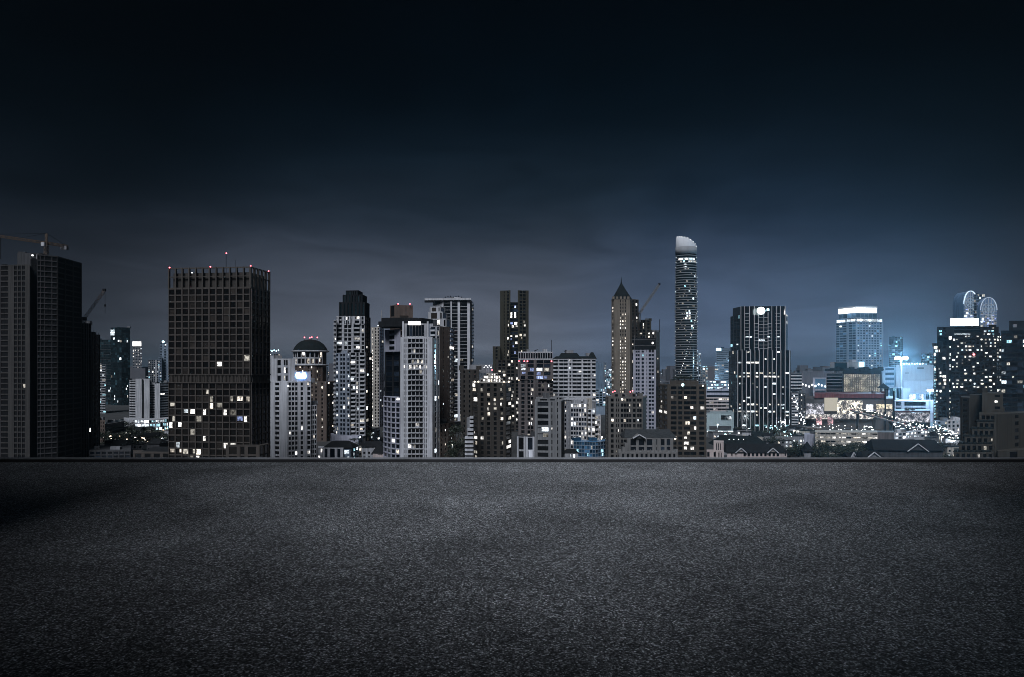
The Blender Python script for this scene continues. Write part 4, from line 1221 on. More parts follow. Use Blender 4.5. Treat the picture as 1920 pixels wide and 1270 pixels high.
for px, dz in ((1163, 0), (1168, 2.2), (1173, 4.2)):
    q = P3(px, 846, 342)
    box(b.root, 'stepped_wall', OG, (q.x, q.y, PZ(852, 342) + dz / 2), (1.3, 3, 3 + dz))
# --- brown balcony block with roof garden
b = Bld('roof_garden_block', 'brown balcony block topped by a dark roof garden below the curved tower', [(1236, 440), (1325, 440)])
BB = wall('warm_brown_render', (0.0422, 0.0338, 0.0273), streak=.35)
block(b, [(1236, 458), (1252, 440), (1324, 438)], 723, [
    dict(cols='k1s.3k1', fh=3.15, wm=BB, gm=G_BRN, lp=.22, bh=1.1, lm=MIX, pd=.4, bd=.45),
    dict(cols='s.7w1.4s.35w1s.35w1.5w1.5s.6w1.3s.4', fh=3.15, wm=BB, gm=G_BLK, lp=.15, bh=1.25, pd=.45, bd=.35, win=True, mg=.03, lm=MIX, half=.6)], BB, deep=22, roofkit=0, cap=.7, capm=BB)
block(b, [(1256, 452), (1310, 450)], 714, [None], BB, ybase=724, deep=12, roofkit=0)
beacon(b, 1280, 722, 436.5, E_CYAN, 1.0, 0)
beacon(b, 1318, 723.5, 436.5, E_WHITE, .5, 0)

# --- curved landmark tower
b = Bld('curved_tower', 'tall curved glass tower with ringed balconies and a slanted white crown', [(1264, 860), (1309, 860)])
cx, cyy = PX(1286.5, 860), 860
rx = 21.5 / F * 850
ry = rx * .8
zb_, zt_ = 0, PZ(474, 850)
prof = lambda z: 1.0 - .09 * max(0, (z - 120) / (zt_ - 120)) ** 2 if z > 120 else 1.0
nfl = 52
zf0 = PZ(716, 850)
fh_ = (zt_ - zf0) / nfl
lathe(b.root, 'glass_core', [(rx * .93, 0), (rx * .93, 120), (rx * .90, zt_ - 30), (rx * .85, zt_), (.1, zt_)], (cx, cyy, 0), G_TEAL, 40, 1, .8)
# one ring mesh shared by all floors
rv, rf = [], []
SEG = 40
for i in range(SEG):
    a = 2 * math.pi * i / SEG
    for r_, z_ in ((.90, -.28), (1.0, -.28), (1.0, .55), (.975, .55), (.975, .22), (.90, .22)):
        rv.append((r_ * math.cos(a), r_ * math.sin(a), z_))
for i in range(SEG):
    j = (i + 1) % SEG
    for k in range(6):
        k2 = (k + 1) % 6
        rf.append((i * 6 + k, j * 6 + k, j * 6 + k2, i * 6 + k2))
rme = bpy.data.meshes.new('ring')
rme.from_pydata(rv, [], rf)
RINGM = wall('ring_grey', (0.1500, 0.1575, 0.1688), streak=.1)
rme.materials.append(RINGM)
for k in range(nfl):
    z = zf0 + k * fh_
    s = prof(z) * (1.0 + (.012 if k % 2 else 0))
    link('balcony_ring', rme, b.root, Matrix.Translation((cx, cyy, z)) @ Matrix.Diagonal((rx * s, rx * .8 * s, 1, 1)))
# slanted crown shell
cv_, cf_ = [], []
for i in range(SEG + 1):
    a = 2 * math.pi * i / SEG
    X = math.cos(a)
    t_ = (X + 1) / 2            # 0 left .. 1 right
    ztop = PZ(443 + 4 * t_ + 16 * t_ ** 3, 850)
    for r_, z_ in ((.905, zt_ - .5), (.905, zt_ + 7), (.885, ztop), (.84, ztop), (.84, zt_ + 2)):
        cv_.append((cx + rx * r_ * X, cyy + rx * .8 * r_ * math.sin(a), z_))
for i in range(SEG):
    for k in range(4):
        cf_.append((i * 5 + k, (i + 1) * 5 + k, (i + 1) * 5 + k + 1, i * 5 + k + 1))
mesh(b.root, 'crown', cv_, cf_, wall('pale_crown_cladding', (0.3680, 0.3760, 0.4000), streak=.1, var=.1), True)
lathe(b.root, 'crown_band', [(rx * .92, -1), (rx * .935, -1), (rx * .935, 8.2), (rx * .915, 8.2)], (cx, cyy, zt_), wall('crown_base_grey', (0.1600, 0.1640, 0.1760), streak=.1), 40, 1, .8)
for k in range(9):
    a = R(200 + k * 17)
    t_ = (math.cos(a) + 1) / 2
    p = (cx + rx * .89 * math.cos(a), cyy + rx * .8 * .89 * math.sin(a), PZ(443 + 4 * t_ + 16 * t_ ** 3, 850) + .4)
    lathe(b.root, 'beacon', [(.01, -.4), (.4, 0), (.01, .4)], p, E_PIN, 6)


def ring_window(px_frac, row, w, mat, hh=2.2):
    """row counted from the crown; px_frac -1..1 across the visible width"""
    z = zt_ - (row + .45) * fh_
    a = -math.acos(max(-.97, min(.97, px_frac)))
    r_ = rx * .935 * prof(z)
    box(b.root, 'window', mat, (cx + r_ * math.cos(a), cyy + r_ * .8 * math.sin(a), z), (w, .3, hh), math.atan2(.8 * math.cos(a), -math.sin(a)))


rnd = random.Random(4)
for fr in [-.8 + .13 * i for i in range(13)]:
    if rnd.random() < .75:
        ring_window(fr, 2, 2, rnd.choice(MIXC))
    if rnd.random() < .6:
        ring_window(fr, 3, 2, rnd.choice(MIXC))
for fr, row in ((-.1, 11), (-.3, 13), (.1, 15), (-.05, 21.5), (-.2, 23), (.1, 23), (-.1, 24), (.12, 24), (-.1, 25), (.12, 25), (-.2, 26), (-.05, 26), (.15, 26), (.35, 29), (.35, 30), (.3, 27), (-.5, 20), (.5, 18), (.7, 9)):
    ring_window(fr, row, 2.0, rnd.choice(MIXC))
for k in range(70):
    ring_window(rnd.uniform(-.9, .9), rnd.randint(4, 51), 1.0, L_DIM, 1.0)
for k in range(26):         # the lit diagonal stair
    t_ = k / 25
    ring_window(.86 - 1.55 * t_, 24 + 24 * t_, .8, L_COOL if k % 3 else L_WHITE, 1.0)
for s_ in (-1, 1):
    for k in range(0, nfl, 2):
        z = zf0 + (k + .5) * fh_
        p = (cx + s_ * rx * .985 * prof(z), cyy - 1.5, z)
        box(b.root, 'edge_light', L_COOL if rnd.random() < .6 else L_DIM, p, (.5, .5, .6))
# --- far pieces right of it
b = Bld('far_lit_block', 'small pale far block with dotted windows just right of the curved tower', [(1309, 1150), (1326, 1150)])
block(b, [(1305, 1150), (1314, 1150)], 662, [dict(cols='w1w1', fh=4, wm=BLUEW, gm=G_BLU, lp=.2, lm=MIXC)], BLUEW, ybot=720, roofkit=0)
block(b, [(1313, 1140), (1327, 1140)], 686, [dict(cols='w1w1w1', fh=4, wm=GREY, gm=G_BLU, lp=.3, lm=MIXC)], GREY, ybot=720, roofkit=0)
b = Bld('blue_striped_block', 'pale blue office block with thin stripes left of the black tower', [(1340, 1150), (1372, 1150)])
block(b, [(1343, 1152), (1372, 1150)], 653, [dict(cols='g1', fh=3.3, wm=BLUEW, gm=G_BLU, lp=0, bh=1.5, bd=.4)], G_HAZ, ybot=745, roofkit=1)
block(b, [(1340, 1140), (1366, 1140)], 680, [dict(cols='g1g1g1', fh=3.3, wm=BLUEW, gm=G_HAZ, lp=.1, bh=1.3, bd=.4, lm=MIXC)], G_HAZ, ybot=740, roofkit=0)
sign(b, 1343, 1352, 653, 658, 1150, E_CYAN, 'sign')
b = Bld('lit_market_hall', 'low hall with glaring blue-white open front behind the low striped building', [(1325, 1000), (1368, 1000)])
block(b, [(1324, 1010), (1368, 1010)], 714, [dict(cols='g1' * 7, nf=3, wm=BLUEW, gm=G_TEAL, lp=.75, bh=2.4, lm=[E_CYAN, L_COOL, E_WHITE, L_TEAL], half=.1)], BLUEW, ybot=731, roofkit=0)
b = Bld('low_striped_building', 'low grey building with pinkish lit floor strips beside the black tower', [(1325, 820), (1372, 820)])
block(b, [(1324, 830), (1370, 830)], 731, [dict(cols='g1', nf=2, wm=LAV, gm=G_BLU, lp=0, bh=3)], LAV, ybase=748, ybot=748, deep=30, roofkit=3)
block(b, [(1322, 815), (1369, 815)], 746, [dict(cols='g1' * 6, fh=4, wm=PINK, gm=G_BRN, lp=.22, bh=1.9, bd=.8, lm=MIXW)], PINK, ybot=785, deep=20, roofkit=0)
b = Bld('blank_box_store', 'pale teal windowless box store with a small dark sign and bright ground floor', [(1326, 640), (1376, 640)])
TL = wall('pale_teal_panel', (0.1820, 0.2240, 0.2380), streak=.15, var=.15)
block(b, [(1325, 640), (1376, 640)], 775, [None], TL, deep=25, cap=.5, capm=TL)
sign(b, 1352, 1371, 779, 787, 639.5, G_BLK, 'dark_sign', .4)
sign(b, 1330, 1371, 799, 806, 639.5, DGREY, 'dark_band', .4)
for k in range(5):
    sign(b, 1326 + k * 10, 1334.5 + k * 10, 809, 815, 639.4, L_COOL if k % 2 else E_PIN, 'lit_bay', .5)
for k in range(3):
    sign(b, 1325.5, 1336, 818 + k * 4.5, 821 + k * 4.5, 636, L_COOL, 'lit_bay', .5)

# --- black tower with vertical white fins
b = Bld('black_fin_tower', 'black glass tower with thin white vertical fins and a glaring roof lamp', [(1367, 650), (1481, 645)])
BT = [(1367, 668), (1383, 645), (1480, 640), (1482, 650)]
low = [P2(*v) for v in BT]
zs = PZ(657, 640)
back = [p * ((p.y + 30) / p.y) for p in reversed(low)]
prism(b.root, 'lower_shaft', low + back, 0, zs, G_BLK)
up = [P2(1370, 670), P2(1388, 648), P2(1474, 644), P2(1477, 654)]
ub = [p * ((p.y + 26) / p.y) for p in reversed(up)]
zu = PZ(590, 644)
zp = PZ(574, 646)
prism(b.root, 'upper_shaft', up + ub, zs, zu, G_BLK)
cr = [P2(1374, 672), P2(1390, 650), P2(1470, 647), P2(1473, 656)]
prism(b.root, 'crown_shaft', cr + [p * ((p.y + 24) / p.y) for p in reversed(cr)], zu, zp, G_BLK)
# windows and mullions of the lower shaft
zl = PZ(815, 640)
A, B = low[1], low[2]
u, n = outward(A, B)
L = (B - A).length
rz = math.atan2(u.y, u.x)
nb_, nfl2 = 12, 24
fw, fhh = L / nb_, (zs - zl) / nfl2
litrows = {6: .55, 7: .8, 3: .5, 9: .25, 10: .15, 12: .3, 13: .25, 15: .35, 16: .35, 17: .5, 18: .35, 20: .12, 21: .3, 23: .25}
rnd = random.Random(11)
quads = []
for i in range(nb_):
    for j in range(nfl2):
        zc = zs - (j + .5) * fhh
        c = A + u * (fw * (i + .5)) + n * .12
        pr = litrows.get(j, .06)
        if j == 3 and i > 5:
            pr = 0
        if rnd.random() < pr:
            ww = fw * (.78 if j in (3, 21, 23) else rnd.choice([.3, .45, .6, .75]))
            box(b.root, 'window', rnd.choice([L_TEAL, L_COOL] if j > 19 else MIX), (c.x, c.y, zc), (ww, .15, fhh * .42), rz)
        else:
            quads.append((c, zc))
boxes(b.root, 'glazing', G_BLK, [((c.x, c.y, zc), (fw * .8, .12, fhh * .5), rz) for c, zc in quads], 'stuff')
for i in range(nb_ + 1):
    c = A + u * (fw * i) + n * .45
    box(b.root, 'fin', SILVER, (c.x, c.y, (zs + zl) / 2 + (.8 if i % 2 else 0)), (.50, .9, zs - zl), rz)
A2, B2 = low[0], low[1]
facade(b, A2, B2, zl, zs, cols='g1' * 5, nf=24, wm=DGREY, gm=G_TEAL, lp=.04, bh=.25, pd=.3, bd=.15, lm=[L_TEAL, L_DIM])
facade(b, low[2], low[3], zl, zs, cols='s1g2', nf=24, wm=DGREY, gm=G_TEAL, lp=.05, bh=.25, pd=.3, bd=.15)
# upper shaft: five ladder-like bays
A, B = up[1], up[2]
u, n = outward(A, B)
L = (B - A).length
rz = math.atan2(u.y, u.x)
px2 = lambda px: (px - 1388) / (1474 - 1388) * L
for px in (1389, 1396, 1405, 1414, 1422, 1432, 1440, 1447, 1456, 1463, 1472):
    c = A + u * px2(px) + n * .4
    h_ = zp - zs - (6 if px in (1422, 1432, 1440) else 0)
    box(b.root, 'fin', SILVER, (c.x, c.y, zs + h_ / 2), (.38, .8, h_), rz)
for x0, x1, y0 in ((1396, 1405, 588), (1414, 1422, 607), (1423, 1440, 596), (1439, 1447, 607), (1454, 1463, 588)):
    y = y0
    while y < 655:
        c = A + u * ((px2(x0) + px2(x1)) / 2) + n * .3
        box(b.root, 'transom', SILVER, (c.x, c.y, PZ(y, 646)), (px2(x1) - px2(x0), .5, .32), rz)
        y += 6.4
for x0, x1, y in ((1397, 1405, 632), (1405, 1410, 632), (1439, 1443, 632), (1456, 1462, 632), (1422, 1434, 638), (1381, 1384, 646)):
    c = A + u * ((px2(x0) + px2(x1)) / 2) + n * .15
    box(b.root, 'window', L_COOL, (c.x, c.y, PZ(y, 646)), (px2(x1) - px2(x0), .2, 1.2), rz)
facade(b, up[0], up[1], zs, zu, cols='g1g1g1', nf=10, wm=DGREY, gm=G_TEAL, lp=.06, bh=.25, pd=.3, bd=.15, lm=[L_TEAL])
# the roof lamp
p0 = P3(1427, 583, 641)
lathe(b.root, 'roof_lamp', [(.01, -3.4), (2.2, -2.9), (3.6, -1.4), (3.8, .3), (3.0, 2.2), (1.4, 3.3), (.01, 3.5)], p0, lit('roof_lamp_light', (.8, .97, 1.0), 9.0, room=False, sample='FRONT'), 16, 1, .3)
sign(b, 1438, 1442, 579, 583, 644, E_CYAN, 'roof_sign')
# --- the strip to its right
b = Bld('white_strip_block', 'white-banded block just right of the black fin tower', [(1481, 760), (1504, 760)])
block(b, [(1480, 760), (1504, 758)], 699, [dict(cols='g1', fh=3.6, wm=WHITE, gm=G_BLK, lp=0, bh=1.5, bd=.5)], G_BLK, ybot=735, deep=16)
b = Bld('lattice_car_park', 'dark lattice-fronted block with scattered lights right of the black fin tower', [(1483, 620), (1508, 620)])
block(b, [(1484, 622), (1497, 620)], 735, [dict(cols='k1k1', fh=2.6, wm=GREY, gm=G_BLK, lp=.2, bh=.9, bal=PALE, lm=MIX, bald=.6)], VDARK, deep=14, roofkit=1, ybot=860)
block(b, [(1496, 626), (1510, 626)], 738, [dict(cols='n1n1n1', fh=2.6, wm=DGREY, gm=G_BLK, lp=.3, bh=.6, lm=MIX)], VDARK, deep=14, roofkit=1, ybot=850)
b = Bld('distant_hall', 'distant flat grey hall left of the dark terrace-topped block', [(1503, 1250), (1560, 1250)])
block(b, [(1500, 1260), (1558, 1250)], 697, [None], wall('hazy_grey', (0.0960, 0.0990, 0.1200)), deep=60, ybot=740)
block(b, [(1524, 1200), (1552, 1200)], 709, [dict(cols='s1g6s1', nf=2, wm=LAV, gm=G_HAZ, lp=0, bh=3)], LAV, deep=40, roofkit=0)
for k in range(9):
    beacon(b, 1505 + k * 6, 721 + (k * 7 % 5), 1195, E_PIN, 1.6, 0)

# --- blue crowned tower
b = Bld('blue_crowned_tower', 'pale blue tower with a glowing white flat crown', [(1568, 930), (1605, 905), (1655, 915)])
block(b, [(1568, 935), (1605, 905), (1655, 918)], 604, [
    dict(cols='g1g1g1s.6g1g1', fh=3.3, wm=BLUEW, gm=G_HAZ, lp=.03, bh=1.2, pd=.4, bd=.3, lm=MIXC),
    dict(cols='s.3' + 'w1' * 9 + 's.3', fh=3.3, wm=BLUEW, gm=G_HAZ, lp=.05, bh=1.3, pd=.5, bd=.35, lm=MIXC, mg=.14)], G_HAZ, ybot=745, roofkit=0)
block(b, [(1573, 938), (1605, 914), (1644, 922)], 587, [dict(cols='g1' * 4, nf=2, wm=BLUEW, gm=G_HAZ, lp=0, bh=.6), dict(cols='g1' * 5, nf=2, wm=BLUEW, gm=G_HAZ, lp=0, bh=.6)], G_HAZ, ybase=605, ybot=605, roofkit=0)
cr1 = [P2(1573, 936), P2(1603, 910)]
cr2 = [P2(1605, 909), P2(1643, 916)]
for (A, B) in (cr1, cr2):
    u, n = outward(A, B)
    c = (A + B) / 2
    box(b.root, 'lit_crown', E_WHITE, (c.x, c.y, PZ(582, 912)), ((B - A).length, 1.2, 6.5), math.atan2(u.y, u.x))
for (A, B) in ((P2(1569, 934), P2(1604, 904)), (P2(1606, 903.5), P2(1654, 916))):
    u, n = outward(A, B)
    for k in range(9):
        c = A.lerp(B, (k + .5) / 9) + n * .2
        box(b.root, 'terrace_light', L_COOL, (c.x, c.y, PZ(601, 910)), ((B - A).length / 9 * .75, .8, 3.2), math.atan2(u.y, u.x))
block(b, [(1572, 934), (1604, 908), (1645, 915)], 574, [None, None], SILVER, ybase=577, deep=20, roofkit=0, name='roof_slab')

# --- dark terrace-topped block in front
b = Bld('lattice_front_block', 'dark block with a warm glowing lattice front and a white roof sign', [(1549, 720), (1653, 720)])
block(b, [(1549, 722), (1580, 720)], 700, [dict(cols='g1', fh=3.4, wm=GREY, gm=G_BLK, lp=.0, bh=.7, bd=.5)], VDARK, ybot=748, deep=30)
block(b, [(1580, 718), (1653, 716)], 695, [None], VDARK, ybot=748, deep=30)
sc_ = screen('warm_lattice', (1.0, .90, .70), .6, 1.1, .42, .68, base=(.10, .09, .07))
sign(b, 1582, 1650, 702, 735, 715.4, sc_, 'lattice_screen', .5)
for k in range(18):
    q = P3(1582 + k * 4, 718.5, 714.6)
    box(b.root, 'lattice_bar', TAN, q, (.35, .5, 18.5))
for k in range(8):
    q = P3(1616, 703 + k * 4.5, 714.4)
    box(b.root, 'lattice_rail', TAN, q, (38, .3, .3))
block(b, [(1556, 740), (1621, 738)], 679, [dict(cols='s1g3s4', nf=1, wm=GREY, gm=G_TEAL, lp=0, bh=1)], PALE, ybase=700, deep=15, ybot=700, roofkit=2)
sign(b, 1611, 1620, 679, 688, 736, E_CYAN, 'roof_sign', .6)
for k in range(12):
    q = P3(1552 + k * 9, 694 - (k % 3), 722)
    box(b.root, 'roof_planter', VDARK, q, (4.5, 3, 2.5 + k % 3))
# --- shopping mall
b = Bld('shopping_mall', 'broad shopping mall with a dark red roof edge and glittering lit front', [(1505, 640), (1675, 640)])
MF = wall('mall_grey_front', (0.0690, 0.0630, 0.0630), streak=.15)
block(b, [(1510, 640), (1527, 632), (1660, 630), (1675, 636)], 748, [None, None, None], MF, deep=60, roofkit=4)
block(b, [(1527, 631), (1660, 629)], 739, [None], REDB, ybase=747, deep=40, roofkit=2, name='red_roof_edge')
sign(b, 1546, 1571, 746, 771, 629, lit('beige_screen', (1, .92, .76), .5, room=False), 'screen_panel', .6)
sign(b, 1570, 1618, 751, 783, 628.8, screen('glitter_front', (1, .93, .78), 2.0, 2.4, .50, .60), 'media_wall', .5)
lathe(b.root, 'round_panel', [(.01, -.3), (6.5, -.3), (6.5, .3), (.01, .3)], P3(1630, 769, 628.2), LAV, 24).rotation_euler = (0, 0, 0)
sign(b, 1624, 1637, 759, 772, 627, lit('emblem_light', (.9, .95, 1.0), 2.2), 'emblem_screen', .4)
sign(b, 1643, 1673, 758, 767, 628.4, screen('shop_strip', (1, .88, .62), 1.6, 2.4, .44, .60), 'shop_front', .4)
sign(b, 1643, 1673, 768, 783, 628.6, screen('shop_dark', (1, .92, .8), 1.2, 2.6, .54, .64), 'shop_front', .4)
sign(b, 1511, 1545, 757, 778, 628.8, screen('shop_left', (.9, .9, 1.0), 1.4, 2.6, .55, .64), 'shop_front', .4)
sign(b, 1508, 1640, 777, 786, 627.5, screen('shop_mid', (1, .93, .85), 1.8, 2.5, .52, .61), 'shop_front', .5)
for k, px in enumerate((1536, 1557)):
    sign(b, px - 5, px + 5, 783, 797, 620, screen('pink_stall', (1.0, .55, .58), 1.3, 2.4, .48, .62), 'pink_banner', .4)
for px in (1660, 1676):
    q = P3(px, 780, 626)
    box(b.root, 'corner_pier', VDARK, q, (1.0, 1, 46))
block(b, [(1676, 645), (1744, 650)], 771, [None], MF, deep=30, roofkit=2, name='side_wing')
sign(b, 1679, 1743, 774, 792, 644, screen('wing_front', (.95, .93, 1.0), 1.3, 2.5, .50, .63), 'shop_front', .5)
sign(b, 1677, 1744, 770.5, 773, 644, REDB, 'red_roof_edge', .7)
b = Bld('grey_office_shed', 'plain grey shed roof block behind the mall wing with a dark window strip', [(1676, 760), (1752, 760)])
block(b, [(1674, 760), (1752, 755)], 752, [dict(cols='s1g2s1g8s3', nf=2, wm=LAV, gm=G_BLK, lp=.05, bh=2)], LAV, ybot=775, deep=30)
# --- striped car park below the mall
b = Bld('pale_parking_deck', 'pale four-level parking deck glowing between its floors below the mall', [(1528, 560), (1645, 560)])
block(b, [(1528, 474), (1645, 470)], 811, [dict(cols='g1' * 12, nf=5, wm=CREAM, gm=G_BRN, lp=.75, bh=1.5, bd=.5, pd=.3, lm=[L_WARM, L_DIM, L_DIM, L_WHITE], half=0)], CREAM, ybot=848, deep=14, roofkit=0)
block(b, [(1643, 474), (1676, 472)], 811, [None], MAUV, deep=12, ybot=848, roofkit=0)
block(b, [(1508, 484), (1529, 482)], 815, [dict(cols='s1', bh=0, wm=LAV)], LAV, deep=12, ybot=848, roofkit=1)
# street front beside it
b = Bld('lit_arcade', 'long low arcade of bright shop lights right of the pale parking deck', [(1678, 560), (1745, 575)])
block(b, [(1677, 565), (1746, 590)], 812, [dict(cols='w1' * 10, nf=2, wm=PALE, gm=G_BLK, lp=.8, bh=1.4, lm=[L_COOL, L_WHITE, E_PIN])], PALE, ybot=850, deep=10)

# --- blue flood-lit mall behind
b = Bld('floodlit_white_store', 'big pale windowless store washed in blue floodlight', [(1655, 830), (1750, 830)])
FW = wall('pale_store_panel', (0.1836, 0.1998, 0.2322), streak=.12, var=.12)
block(b, [(1680, 832), (1752, 830)], 684, [None], FW, deep=50, ybot=750, roofkit=3)
block(b, [(1655, 838), (1681, 838)], 688, [dict(cols='s1g4s1', fh=6, wm=BLUEW, gm=G_HAZ, lp=.1, bh=3)], BLUEW, deep=40, roofkit=0)
block(b, [(1694, 824), (1752, 822)], 714, [None], FW, deep=8, roofkit=0, name='lower_front')
block(b, [(1668, 810), (1693, 812)], 727, [dict(cols='g1g1g1g1', nf=2, wm=BLUEW, gm=G_TEAL, lp=.3, bh=1.5, lm=[L_TEAL])], BLUEW, deep=8, roofkit=0)
block(b, [(1692, 806), (1706, 806)], 728, [None], FW, deep=8, roofkit=0)
block(b, [(1704, 800), (1752, 800)], 738, [dict(cols='g1' * 6, nf=3, wm=BLUEW, gm=G_TEAL, lp=.6, bh=2, lm=[L_TEAL, E_CYAN, L_COOL])], BLUEW, deep=10, roofkit=0)
sign(b, 1720, 1732, 689, 692, 828.5, DGREY, 'dark_sign', .4)
sign(b, 1697, 1704, 699, 700.5, 828.5, DGREY, 'dark_sign', .4)
for k in range(9):
    beacon(b, 1690 + k * 5, 682 + k % 2, 828, E_CYAN, .9, 0)
b = Bld('teal_far_tower', 'small teal far tower above the floodlight', [(1667, 1500), (1693, 1500)])
block(b, [(1667, 1500), (1693, 1500)], 632, [dict(cols='g1' * 5, fh=4.5, wm=BLUEW, gm=G_TEAL, lp=.12, bh=.8, lm=[L_TEAL, L_DIM])], wall('teal_panel', (.05, .11, .14)), ybot=690)
b = Bld('teal_low_block', 'low teal block behind the second floodlight', [(1728, 1100), (1752, 1100)])
block(b, [(1727, 1100), (1753, 1100)], 663, [dict(cols='g1' * 5, fh=4, wm=BLUEW, gm=G_TEAL, lp=.1, bh=1, lm=[L_TEAL])], wall('teal_panel', (.05, .11, .14)), ybot=700)


def floodlight(px, py, d, label, power, r, toward):
    p = P3(px, py, d)
    t = thing('floodlight', label, 'floodlight', (p.x, p.y, 0), 'floodlights on tall masts')
    box(t, 'mast', METAL, (p.x, p.y + .5, p.z / 2), (.5, .5, p.z))
    box(t, 'crossbar', METAL, (p.x, p.y + .3, p.z), (r * 5, .3, .3))
    for k in (-1.5, -.5, .5, 1.5):
        box(t, 'lamp_head', E_FLOOD, (p.x + k * r * 1.3, p.y - .2, p.z), (r, .5, r * .9))
    ld = bpy.data.lights.new('flood_lamp', 'POINT')
    ld.energy = power
    ld.color = (.40, .72, 1.0)
    ld.shadow_soft_size = 2.0
    lo = link('flood_lamp', ld, t, Matrix.Translation((p.x + toward[0], p.y + toward[1], p.z + toward[2])))


floodlight(1690, 672, 765, 'brightest floodlight mast over the pale blue store', 1300000, 2.9, (0, -3, 0))
floodlight(1744, 732, 745, 'smaller low floodlight beside the black hotel', 220000, 1.3, (0, -2, 1))

# --- black hotel full of lit windows
b = Bld('black_lit_hotel', 'black hotel slab full of lit windows with a white roof sign', [(1752, 560), (1878, 570)])
block(b, [(1751, 572), (1759, 566), (1786, 563)], 648, [dict(cols='k1', fh=3.0, wm=VDARK, gm=G_BLU, lp=.5, bh=.9, lm=MIX), dict(cols='w1w1.3s.6w.6s.4', fh=3.0, wm=VDARK, gm=G_BLK, lp=.42, bh=1.0, lm=MIX, half=.1)], VDARK, ybot=800, deep=20)
block(b, [(1757, 568), (1788, 566)], 628, [dict(cols='w1w1w1', nf=2, wm=VDARK, gm=G_BLK, lp=.4, bh=1.0)], VDARK, ybase=650, ybot=650, deep=16, roofkit=0)
block(b, [(1784, 561), (1868, 559), (1877, 575)], 628, [
    dict(cols='w1' * 11, fh=2.8, wm=VDARK, gm=G_BLK, lp=.42, bh=1.4, pd=.35, bd=.3, lm=MIX, half=.15, mg=.14, rows=lambda r, c: 1 if r < 17 else .12),
    dict(cols='w1w1', fh=2.8, wm=VDARK, gm=G_BLK, lp=.35, bh=1.0, rows=lambda r, c: 1 if r < 17 else .15)], VDARK, ybot=800, deep=22, roofkit=2)
block(b, [(1757, 563), (1872, 561)], 613, [dict(cols='s.3w1w1s2g7s.6w1w1w1s1', nf=3, wm=VDARK, gm=G_BLK, lp=.5, bh=.9, lm=MIXC, rows=lambda r, c: 0.1 if r == 0 else 1)], VDARK, ybase=630, ybot=630, deep=16, roofkit=3)
sign(b, 1783, 1834, 597.5, 611, 566, E_WHITE, 'roof_sign', 1)
beacon(b, 1826, 665, 557.5, E_RED, .9, 0)
for k in range(26):
    q = P3(1753, 652 + k * 5.2, 570)
    box(b.root, 'edge_light', L_TEAL, q, (.4, .4, 1.5))
# --- arched twin towers behind
E_RIM = lit('arch_rim_glow', (.66, .8, 1.0), .7, room=False)
ARCH = [(1807, 1832, 546, 1000, 'blue-glass tower with a glowing arched top behind the roof sign'), (1838, 1869, 558, 985, 'lattice glass tower with a round-arched top right of its twin')]
for i, (x0, x1, yt, d, lab) in enumerate(ARCH):
    b = Bld('arched_tower', lab, [(x0, d), (x1, d)], group='arched glass towers')
    cxp, hw_ = (x0 + x1) / 2, (x1 - x0) / 2
    prof_ = []
    for k in range(17):
        a = math.pi * (1 - k / 16)
        prof_.append((cxp + hw_ * math.cos(a), yt + 24 - 24 * math.sin(a)))
    prof_ = [(x0, 720)] + prof_ + [(x1, 720)]
    fr = [P3(x, y, d) for x, y in prof_]
    bk = [p + Vector((0, 25, 0)) for p in fr]
    nn = len(fr)
    mesh(b.root, 'glass_slab', fr + bk, [tuple(range(nn)), tuple(range(2 * nn - 1, nn - 1, -1))] + [(k, (k + 1) % nn, nn + (k + 1) % nn, nn + k) for k in range(nn)], wall('lit_blue_glass_face', (.12, .18, .28), rough=.3))
    bars(b.root, 'arch_rim', E_ARCH if i == 0 else E_RIM, [(fr[k] + Vector((0, -.5, 0)), fr[k + 1] + Vector((0, -.5, 0))) for k in range(1, nn - 2)], 1.2 if i == 0 else .8)
    for y in range(int(yt) + 14, 640, 6):
        w = hw_ if y > yt + 24 else hw_ * math.sin(math.acos(min(1, (yt + 24 - y) / 24)))
        a = P3(cxp, y, d - .6)
        box(b.root, 'transom', SILVER, a, (2 * w / F * d, .5, .8))
    for k in range(1, 6):
        x = x0 + (x1 - x0) * k / 6
        t_ = (x - cxp) / hw_
        yy = yt + 24 - 24 * math.sqrt(max(0, 1 - t_ * t_))
        a, c = P3(x, yy, d - .4), P3(x, 700, d - .4)
        box(b.root, 'mullion', SILVER, (a.x, a.y, (a.z + c.z) / 2), (.7, .4, a.z - c.z))
    ctrp = P3(cxp, yt + 22, d - 1)
    segs = []
    for rr2 in (5.5, 9.0):
        for k in range(16):
            a0, a1 = 2 * math.pi * k / 16, 2 * math.pi * (k + 1) / 16
            segs.append((ctrp + Vector((rr2 * math.cos(a0), 0, rr2 * math.sin(a0))), ctrp + Vector((rr2 * math.cos(a1), 0, rr2 * math.sin(a1)))))
    for k in range(4):
        a0 = math.pi * k / 4
        v_ = Vector((8 * math.cos(a0), 0, 8 * math.sin(a0)))
        segs.append((ctrp - v_, ctrp + v_))
    bars(b.root, 'rose_tracery', E_TRAC, segs, .6)
    for k in range(44):
        box(b.root, 'window', random.choice([L_COOL, L_BLUE, L_DIM]), P3(random.uniform(x0 + 2, x1 - 2), random.uniform(yt + 30, 615), d - .5), (3, .4, 1.8))
    if i == 0:
        block(b, [(1826, 992), (1846, 992)], 552, [dict(cols='g1' * 4, fh=4, wm=BLUEW, gm=G_BLU, lp=.25, bh=.6, lm=[L_BLUE, L_COOL, L_DIM])], G_BLU, ybot=640, roofkit=1, name='link_block')
